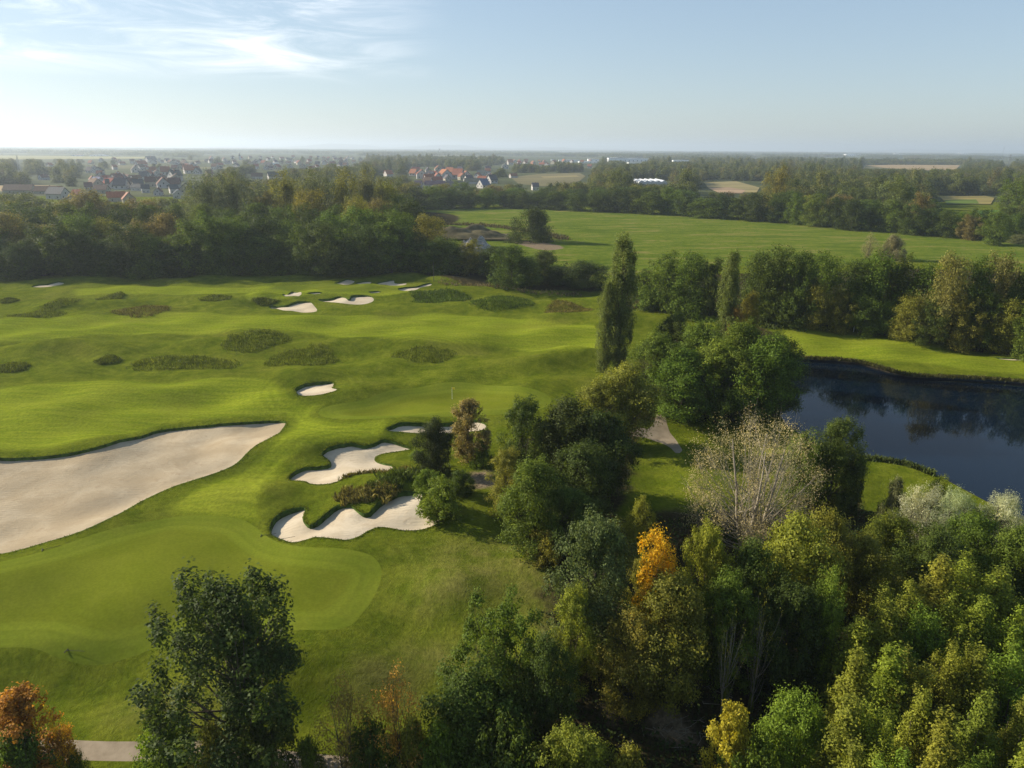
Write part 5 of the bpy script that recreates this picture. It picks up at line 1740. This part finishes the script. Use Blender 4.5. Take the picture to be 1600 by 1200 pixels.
def far_woods():
    g = np.random.default_rng(21)
    cb = np.array(CLEAR)
    keepers = len(FIELDS)

    def blocked(x, y, h, p=.93, wide=9.0):
        """would this tree stand in front of one of the far fields or houses?"""
        q = CR.T @ np.array([x, y, np.zeros_like(x) - CAM_H])
        dep = -q[2]
        px = 800 + FPX * q[0] / dep
        pb = 600 - FPX * q[1] / dep
        pt = pb - FPX * h * .97 / dep
        half = FPX * wide / dep
        r = np.zeros(len(x), bool)
        for q_, (x0, x1, y0, y1) in enumerate(cb):
            if p == 1.0 and q_ % 5 in (1, 3) and keepers + 44 < q_ < keepers + 44 + 188:
                continue
            r |= (px + half > x0) & (px - half < x1) & (pb > y0 + .2) & (pt < y1 - .3 * (y1 - y0))
        return r & (g.uniform(size=len(x)) < p)
    n = 15000
    d = np.sqrt(g.uniform(330 ** 2, 2700 ** 2, n * 3))
    # more trees close by
    d = np.where(g.uniform(size=len(d)) < .35, g.uniform(380, 1500, len(d)), d)
    a = g.uniform(-.78, .80, len(d))
    x, y = d * np.sin(a), d * np.cos(a)
    w = noise2(x, y, 31, 420, 12)
    keep = (w > -.35) | (g.uniform(size=len(x)) < .25)
    # the village is open ground with single trees
    q = CR.T @ np.array([x, y, np.zeros_like(x) - CAM_H])
    px, pb = 800 + FPX * q[0] / -q[2], 600 - FPX * q[1] / -q[2]
    vil = ((px > 100) & (px < 330) & (pb > 250) & (pb < 318)) | ((px > 320) & (px < 580) & (pb > 247) & (pb < 268)) | ((px > 630) & (px < 775) & (pb > 268) & (pb < 294)) | ((px > 790) & (px < 930) & (pb > 252) & (pb < 264))
    keep &= ~(vil & (g.uniform(size=len(x)) < .62))
    # keep the course, meadow and the belts that are built tree by tree
    hull = np.array([flat(*p_)[:2] for p_ in [(-900, 455), (0, 376), (300, 372), (640, 372), (642, 317), (800, 313), (1050, 322), (1200, 331), (1350, 342), (1500, 350), (1650, 362), (2400, 470), (2400, 1100), (-900, 1100)]])
    keep &= ~inside(hull, x, y)
    keep &= ~((px > 1450) & (px < 1565) & (pb > 305) & (pb < 350) & (g.uniform(size=len(x)) < .9))
    x, y = x[keep], y[keep]
    h = g.uniform(9, 19, len(x)) * np.where(g.uniform(size=len(x)) < .06, 1.45, 1)
    k = ~blocked(x, y, h, 1.0, 11.0)
    x, y, h = x[k], y[k], h[k]
    if len(x) > n:
        s = g.permutation(len(x))[:n]
        x, y, h = x[s], y[s], h[s]
    wd = g.uniform(12, 20, len(x))
    ii = g.integers(0, len(FARP), len(x))
    fh, fw = np.array([p_[2] for p_ in FARP])[ii], np.array([p_[3] for p_ in FARP])[ii]
    instancer('distant_wood', np.c_[x, y, np.zeros(len(x)) - .3], np.c_[wd / fw, wd / fw, h / fh], g.uniform(0, 6.28, len(x)), ii, [p_[1] for p_ in FARP], M_LEAF_FAR,
              'hazy woods and garden trees of the plain around the village')
    # the far plain: clumps of wood that run together
    n = 9000
    d = np.exp(g.uniform(math.log(2400), math.log(19000), n))
    a = g.uniform(-.78, .80, n)
    x, y = d * np.sin(a), d * np.cos(a)
    w = noise2(x, y * .6, 33, 2500, 12)
    k = w > -.75 + .3 * g.uniform(size=n)
    x, y = x[k], y[k]
    h = g.uniform(11, 19, len(x))
    k = ~blocked(x, y, h + 4, 1.0, 60.0)
    x, y, h = x[k], y[k], h[k]
    dd = np.hypot(x, y)
    s = np.clip(dd / 4500, .8, 3.2) * g.uniform(.7, 1.5, len(x))
    instancer('horizon_wood', np.c_[x, y, np.zeros(len(x)) - .3], np.c_[s * 1.5, s, h / CLUMP[0][2]], np.zeros(len(x)), g.integers(0, 2, len(x)), [p_[1] for p_ in CLUMP], M_LEAF_FAR,
              'blue hazy woods running together towards the horizon')


for t_ in FARP + CLUMP:
    t_[1].materials.clear()
    t_[1].materials.append(M_LEAF_FAR)
far_woods()


def hills():
    g = np.random.default_rng(4)
    for x0, x1, y, hmax, lab in ((-9000, 4000, 19500, 150, 'faint pale hill line on the left horizon'), (9000, 17500, 19800, 120, 'faint pale hill line on the right horizon')):
        nx, ny = 80, 8
        xs = np.linspace(x0, x1, nx)
        ys = np.linspace(y, y + 4000, ny)
        gx, gy = np.meshgrid(xs, ys)
        t = (gx - x0) / (x1 - x0)
        z = hmax * np.sin(np.pi * t) ** .7 * (.6 + .2 * noise2(gx, gy, 5, 3000) + .1 * noise2(gx, gy, 6, 900)) * np.sin(np.pi * np.clip((gy - y) / 4000, 0, 1)) - 3
        v = np.c_[gx.ravel(), gy.ravel(), z.ravel()]
        i, j = np.meshgrid(np.arange(nx - 1), np.arange(ny - 1))
        f = np.stack([j * nx + i, j * nx + i + 1, (j + 1) * nx + i + 1, (j + 1) * nx + i], -1).reshape(-1, 4)
        tag(link('hills', mesh_np('hills', v, f, bpy.data.materials['far_land'], True)), lab, None, None, 'structure')


hills()


# ------------------------------------------------------------------ tall grass, reeds, undergrowth, course furniture
def tufts(g, x, y, z, hgt, spread, blades, lean=.35, thin=.16):
    """thin blade quads: one tuft per point"""
    n = len(x) * blades
    i = np.repeat(np.arange(len(x)), blades)
    bx = x[i] + g.normal(size=n) * spread * .4
    by = y[i] + g.normal(size=n) * spread * .4
    b = np.c_[bx, by, z[i]]
    h = (hgt[i] * g.uniform(.6, 1.25, n))[:, None]
    a = g.uniform(0, 6.28, n)
    wdt = (hgt[i] * thin * g.uniform(.6, 1.3, n))[:, None]
    s = np.c_[np.cos(a), np.sin(a), np.zeros(n)]
    ln = np.c_[g.normal(size=n), g.normal(size=n), np.zeros(n)] * lean * h
    up = np.array((0, 0, 1.0))
    V = np.stack([b - s * wdt - up * .1, b + s * wdt - up * .1, b + s * wdt * .6 + ln * .4 + up * h * .65, b + ln + up * h], 1).reshape(-1, 3)
    return V, np.arange(n * 4).reshape(-1, 4)


def grass_patch(name, pts_xy, hgt, col, label, cat, blades=4, spread=.5, group=None, seed=0, kind=None, thin=.12):
    g = np.random.default_rng(seed)
    x, y = pts_xy[:, 0], pts_xy[:, 1]
    z = np.array([gz(a, b) for a, b in zip(x, y)])
    V, F = tufts(g, x, y, z, np.full(len(x), hgt) * g.uniform(.6, 1.3, len(x)), spread, blades, .35, thin)
    o = link(name, mesh_np(name, V, F, M_GRASS))
    o.color = (*col, 1)
    tag(o, label, cat, group, kind)
    return o


def rough_islands():
    g = np.random.default_rng(12)
    for i, ((px, py, rx, ry, hh), lab) in enumerate(zip(ROUGHS, ROUGH_LABEL)):
        p, e = P(px, py), P(px + rx, py)
        wx = e[0] - p[0]
        wy = max(1.6, abs(P(px, py - ry)[1] - P(px, py + ry)[1]) / 2)
        n = int(np.clip(3.14 * wx * wy * 8, 700, 6000))
        a = g.uniform(0, 6.28, n)
        r = np.sqrt(g.uniform(0, 1, n)) * g.choice([1, 1, 1, 1, 1, 1, 1.1], n) * (1 + .10 * np.sin(3 * a + i) + .06 * np.sin(5 * a + 2 * i))
        pts = np.c_[p[0] + wx * r * np.cos(a), p[1] + wy * r * np.sin(a)]
        col = (.115, .14, .016) if i not in (4, 15) else (.13, .115, .03)
        if i in (13, 14):
            col = (.07, .11, .014)
        grass_patch('long_grass', pts, .46 if i not in (13,) else .6, col, lab, 'long grass', 3, .5, 'islands of long grass on the fairways', 40 + i)

    def along(pix, step, width, hgt, col, name, label, cat, seed, blades=4, dens=3):
        gg = np.random.default_rng(seed)
        c = catmull([P(*q)[:2] for q in pix], step, False)
        i_ = np.repeat(np.arange(len(c)), dens)
        pts = c[i_] + gg.normal(size=(len(i_), 2)) * width
        return grass_patch(name, pts, hgt, col, label, cat, blades, .4, None, seed)
    along([(537, 779), (550, 776), (566, 776), (585, 772), (600, 766), (606, 775)], .2, .6, .7, (.19, .165, .05), 'tall_grass', 'rusty tall grass hanging over the middle of the scalloped bunker', 'tall grass', 61, 9, 12)
    along([(585, 768), (610, 757), (640, 745), (665, 742), (688, 738)], .25, 1.0, .7, (.075, .105, .018), 'tall_grass', 'dark weedy grass along the ridge behind the scalloped bunker', 'tall grass', 62, 9, 10)
    along([(535, 748), (560, 741), (600, 739), (640, 733)], .3, .35, .45, (.13, .11, .03), 'tall_grass', 'thin brownish grass along the front of the middle bunker', 'tall grass', 63, 4, 6)
    along([(985, 481), (1000, 479), (1040, 481), (1075, 484), (1110, 488)], .5, 1.2, 1.1, (.19, .13, .07), 'tall_grass', 'reddish brown tall grass strip between the two columnar poplars', 'tall grass', 64, 4, 6)
    along([(690, 442), (760, 447), (830, 456), (900, 462)], .8, 1.0, .8, (.17, .14, .07), 'tall_grass', 'dry tan grass along the foot of the bushes at the fairway end', 'tall grass', 65, 4, 4)
    along([(700, 352), (745, 352), (800, 358), (850, 366), (880, 374)], .9, 1.8, 1.4, (.10, .085, .035), 'tall_grass', 'brown weeds on the earth bank at the meadow', 'tall grass', 66, 4, 6)
    # clipped reeds along the pond
    along([(1240, 560), (1300, 563), (1345, 568), (1400, 573), (1425, 577), (1470, 585), (1540, 594), (1600, 602), (1680, 611)], .3, .3, .5, (.07, .07, .02), 'reed_hedge', 'low dark reed hedge along the far shore of the pond', 'reeds', 67, 5, 7)
    along([(1338, 721), (1365, 723), (1400, 728), (1430, 737), (1455, 751)], .2, .22, .6, (.085, .11, .03), 'reed_hedge', 'low clipped reed hedge along the near lawn tip of the pond', 'reeds', 68, 5, 8)
    along([(1195, 512), (1215, 509), (1235, 511), (1245, 514)], .4, .9, .8, (.06, .08, .02), 'tall_grass', 'small dark weed patch on the fairway beside the clump at the pond', 'tall grass', 69, 4, 6)


rough_islands()


def lip_fringes():
    g = np.random.default_rng(55)
    hosts = sorted([o for o in COL.objects if o.name.startswith('sand_bunker')], key=lambda o: o.name)[:5]
    sun_h = np.array((SUN_V[0], SUN_V[1])) / math.hypot(SUN_V[0], SUN_V[1])
    for o, (pl, lip, bowl, lab) in zip(hosts, bunkers[:5]):
        d = np.roll(pl, -1, 0) - np.roll(pl, 1, 0)
        nrm = np.stack([d[:, 1], -d[:, 0]], 1)
        nrm /= np.linalg.norm(nrm, axis=1)[:, None] + 1e-9
        i_ = np.repeat(np.arange(len(pl)), 14)
        t = g.uniform(0, 1, len(i_))[:, None]
        q = pl[i_] * (1 - t) + np.roll(pl, -1, 0)[i_] * t + nrm[i_] * np.abs(g.normal(size=len(i_)))[:, None] * .22 - nrm[i_] * .06
        z = np.array([gz(a, b) for a, b in q + nrm[i_] * .12])
        V, F = tufts(g, q[:, 0], q[:, 1], z, g.uniform(.05, .15, len(q)), .1, 3, .6)
        f = link('grass_fringe', mesh_np('grass_fringe', V, F, M_GRASS), o)
        f.color = (.11, .135, .014, 1)


lip_fringes()


def undergrowth():
    g = np.random.default_rng(77)
    pl = woods[1]
    n = 60000
    x = g.uniform(-20, 95, n)
    y = g.uniform(30, 110, n)
    ok = inside(pl, x, y) & (noise2(x, y, 3, 9) > -.4)
    for d_ in dirts:
        ok &= ~inside(d_, x, y)
    x, y = x[ok][:9000], y[ok][:9000]
    z = np.array([gz(a, b) for a, b in zip(x, y)])
    k = 3
    i = np.repeat(np.arange(len(x)), k)
    hb = np.clip(.5 + .5 * noise2(x, y, 4, 5), .15, 1.3)
    pos = np.c_[x[i] + g.normal(size=len(i)) * .3, y[i] + g.normal(size=len(i)) * .3, z[i] + hb[i] * g.uniform(.1, 1, len(i))]
    nn = unit(g, len(i)) * .8 + np.array((0, 0, .7))
    nn /= np.linalg.norm(nn, axis=1)[:, None]
    t = np.cross(nn, unit(g, len(i)))
    t /= np.linalg.norm(t, axis=1)[:, None]
    b = np.cross(nn, t)
    a = (.17 * g.uniform(.6, 1.4, len(i)))[:, None]
    V = np.stack([pos - t * a, pos + b * a * .6, pos + t * a, pos - b * a * .6], 1).reshape(-1, 3)
    o = link('undergrowth', mesh_np('undergrowth', V, np.arange(len(V)).reshape(-1, 4), M_LEAF))
    o.color = (.05, .075, .018, 1)
    tag(o, 'low leafy undergrowth on the woodland floor', None, None, 'stuff')
    # fallen sticks in the woodland gap
    s = MB()
    for _ in range(60):
        q = P(g.uniform(985, 1120), g.uniform(1050, 1170))
        an = g.uniform(0, 6.28)
        ln = g.uniform(.5, 2.2)
        s.bar((q[0], q[1], gz(q[0], q[1]) + .05), (q[0] + ln * math.cos(an), q[1] + ln * math.sin(an), gz(q[0], q[1]) + .12), .03, .015, 4)
    tag(s.build('fallen_sticks', M_BARK_PALE), 'fallen sticks and branches on the bare earth of the woodland gap', None, None, 'stuff')


undergrowth()


def furniture():
    M_WHITE = plain('white_paint', (.75, .75, .72), .5, .4, .05)
    M_FLAG = plain('yellow_cloth', (.75, .58, .06), .8, .1, .1)
    M_DARK = plain('dark_wood', (.04, .035, .03), .8, .2, .2)

    def flag(px, by, label, h=2.3):
        b = P(px, by)
        o = empty('flagstick', (b[0], b[1], gz(b[0], b[1])))
        MB().bar((0, 0, -.2), (0, 0, h), .022, .016, 6).build('pole', M_WHITE, o)
        f = MB()
        nseg = 5
        for k in range(nseg + 1):
            u = k / nseg
            yy = .07 * math.sin(u * 5)
            f.v += [(.02 + .5 * u, yy, h - .04), (.02 + .5 * u, yy, h - .44), (.02 + .5 * u, yy + .012, h - .04), (.02 + .5 * u, yy + .012, h - .44)]
        for k in range(nseg):
            a = 4 * k
            f.f += [(a, a + 1, a + 5, a + 4), (a + 2, a + 6, a + 7, a + 3), (a, a + 4, a + 6, a + 2), (a + 1, a + 3, a + 7, a + 5)]
        f.f += [(0, 2, 3, 1), (4 * nseg, 4 * nseg + 1, 4 * nseg + 3, 4 * nseg + 2)]
        f.build('flag', M_FLAG, o)
        MB().bar((0, 0, -.1), (0, 0, .012), .054, .054, 12).build('cup', M_DARK, o)
        tag(o, label, 'flagstick')
    flag(706.5, 624, 'white flagstick with a small yellow flag on the middle putting green')
    b = P(678, 441)
    o = MB().bar((0, 0, -.3), (0, 0, 6.5), .09, .07, 6).build('post', M_DARK)
    o.location = (b[0], b[1], gz(b[0], b[1]))
    tag(o, 'thin dark post standing before the wood behind the far bunkers', 'post')
    b = P(1333.5, 518.5)
    o = MB().bar((0, 0, -.2), (0, 0, 1.6), .09, .09, 6).build('marker_post', M_WHITE)
    o.location = (b[0], b[1], gz(b[0], b[1]))
    tag(o, 'short white post on the fairway across the pond', 'post')

    def rake(px, by, rz, label):
        b = P(px, by)
        o = empty('bunker_rake', (b[0], b[1], gz(b[0], b[1]) + .02), rz)
        MB().bar((0, 0, .05), (1.7, 0, .12), .02, .02, 6).build('handle', M_DARK, o)
        MB().box(-.03, .03, -.3, .3, .02, .07).build('head', M_DARK, o)
        tn = MB()
        for k in range(9):
            yy = -.28 + k * .07
            tn.bar((0, yy, .03), (-.03, yy, -.06), .008, .006, 4)
        tn.build('teeth', M_DARK, o)
        tag(o, label, 'rake')
    rake(437, 843.5, .3, 'dark rake lying at the left tip of the scalloped bunker')
    rake(408, 838, .2, 'dark rake on the collar left of the scalloped bunker')
    rake(104, 1017, -.1, 'dark rake lying at the front edge of the large green')
    rake(66, 860, .5, 'dark rake lying on the turf below the huge waste bunker')
    # gravel heap and earth bank at the edge of the meadow
    g = np.random.default_rng(8)
    c = P(742, 392)
    m = plain('grey_gravel', (.30, .275, .24), .95, .1, .3, 1.2)
    nx = 26
    for name, cx, cyy, wx, wy, hh, mat, lab, cat in (('gravel_heap', c[0], c[1], 9, 6, 5.5, m, 'grey gravel heap behind the trees at the meadow edge', 'gravel heap'),
                                                   ('earth_bank', P(720, 368)[0], P(720, 368)[1], 24, 12, 4.5, plain('brown_earth', (.10, .085, .045), .95, .05, .35, .3), 'dark earth bank overgrown with weeds beside the meadow', 'earth bank')):
        u = np.linspace(-1, 1, nx)
        gx, gy = np.meshgrid(u, u)
        r = np.sqrt(gx ** 2 + gy ** 2)
        z = hh * np.clip(1 - r ** 1.5, 0, 1) * (1 + .25 * noise2(gx * 9, gy * 9, 3, 7) + .12 * noise2(gx * 9, gy * 9, 5, 2.5)) - .4
        v = np.c_[gx.ravel() * wx, gy.ravel() * wy, z.ravel()]
        i, j = np.meshgrid(np.arange(nx - 1), np.arange(nx - 1))
        f = np.stack([j * nx + i, j * nx + i + 1, (j + 1) * nx + i + 1, (j + 1) * nx + i], -1).reshape(-1, 4)
        o = link(name, mesh_np(name, v, f, mat, True))
        o.location = (cx, cyy, min(gz(cx + wx * .8, cyy), gz(cx - wx * .8, cyy)))
        tag(o, lab, cat)


furniture()


# ------------------------------------------------------------------ haze
def haze():
    m, N, L = new_mat('haze')
    out = N('ShaderNodeOutputMaterial')
    v = N('ShaderNodeVolumePrincipled')
    v.inputs['Color'].default_value = (.70, .80, .92, 1)
    v.inputs['Density'].default_value = 1.3e-4
    v.inputs['Anisotropy'].default_value = .35
    L(v.outputs[0], out.inputs['Volume'])
    o = MB().box(-27000, 27000, -4000, 27500, -9, 190).build('haze', m)
    tag(o, 'pale blue haze in the air over the plain', None, None, 'stuff')


haze()
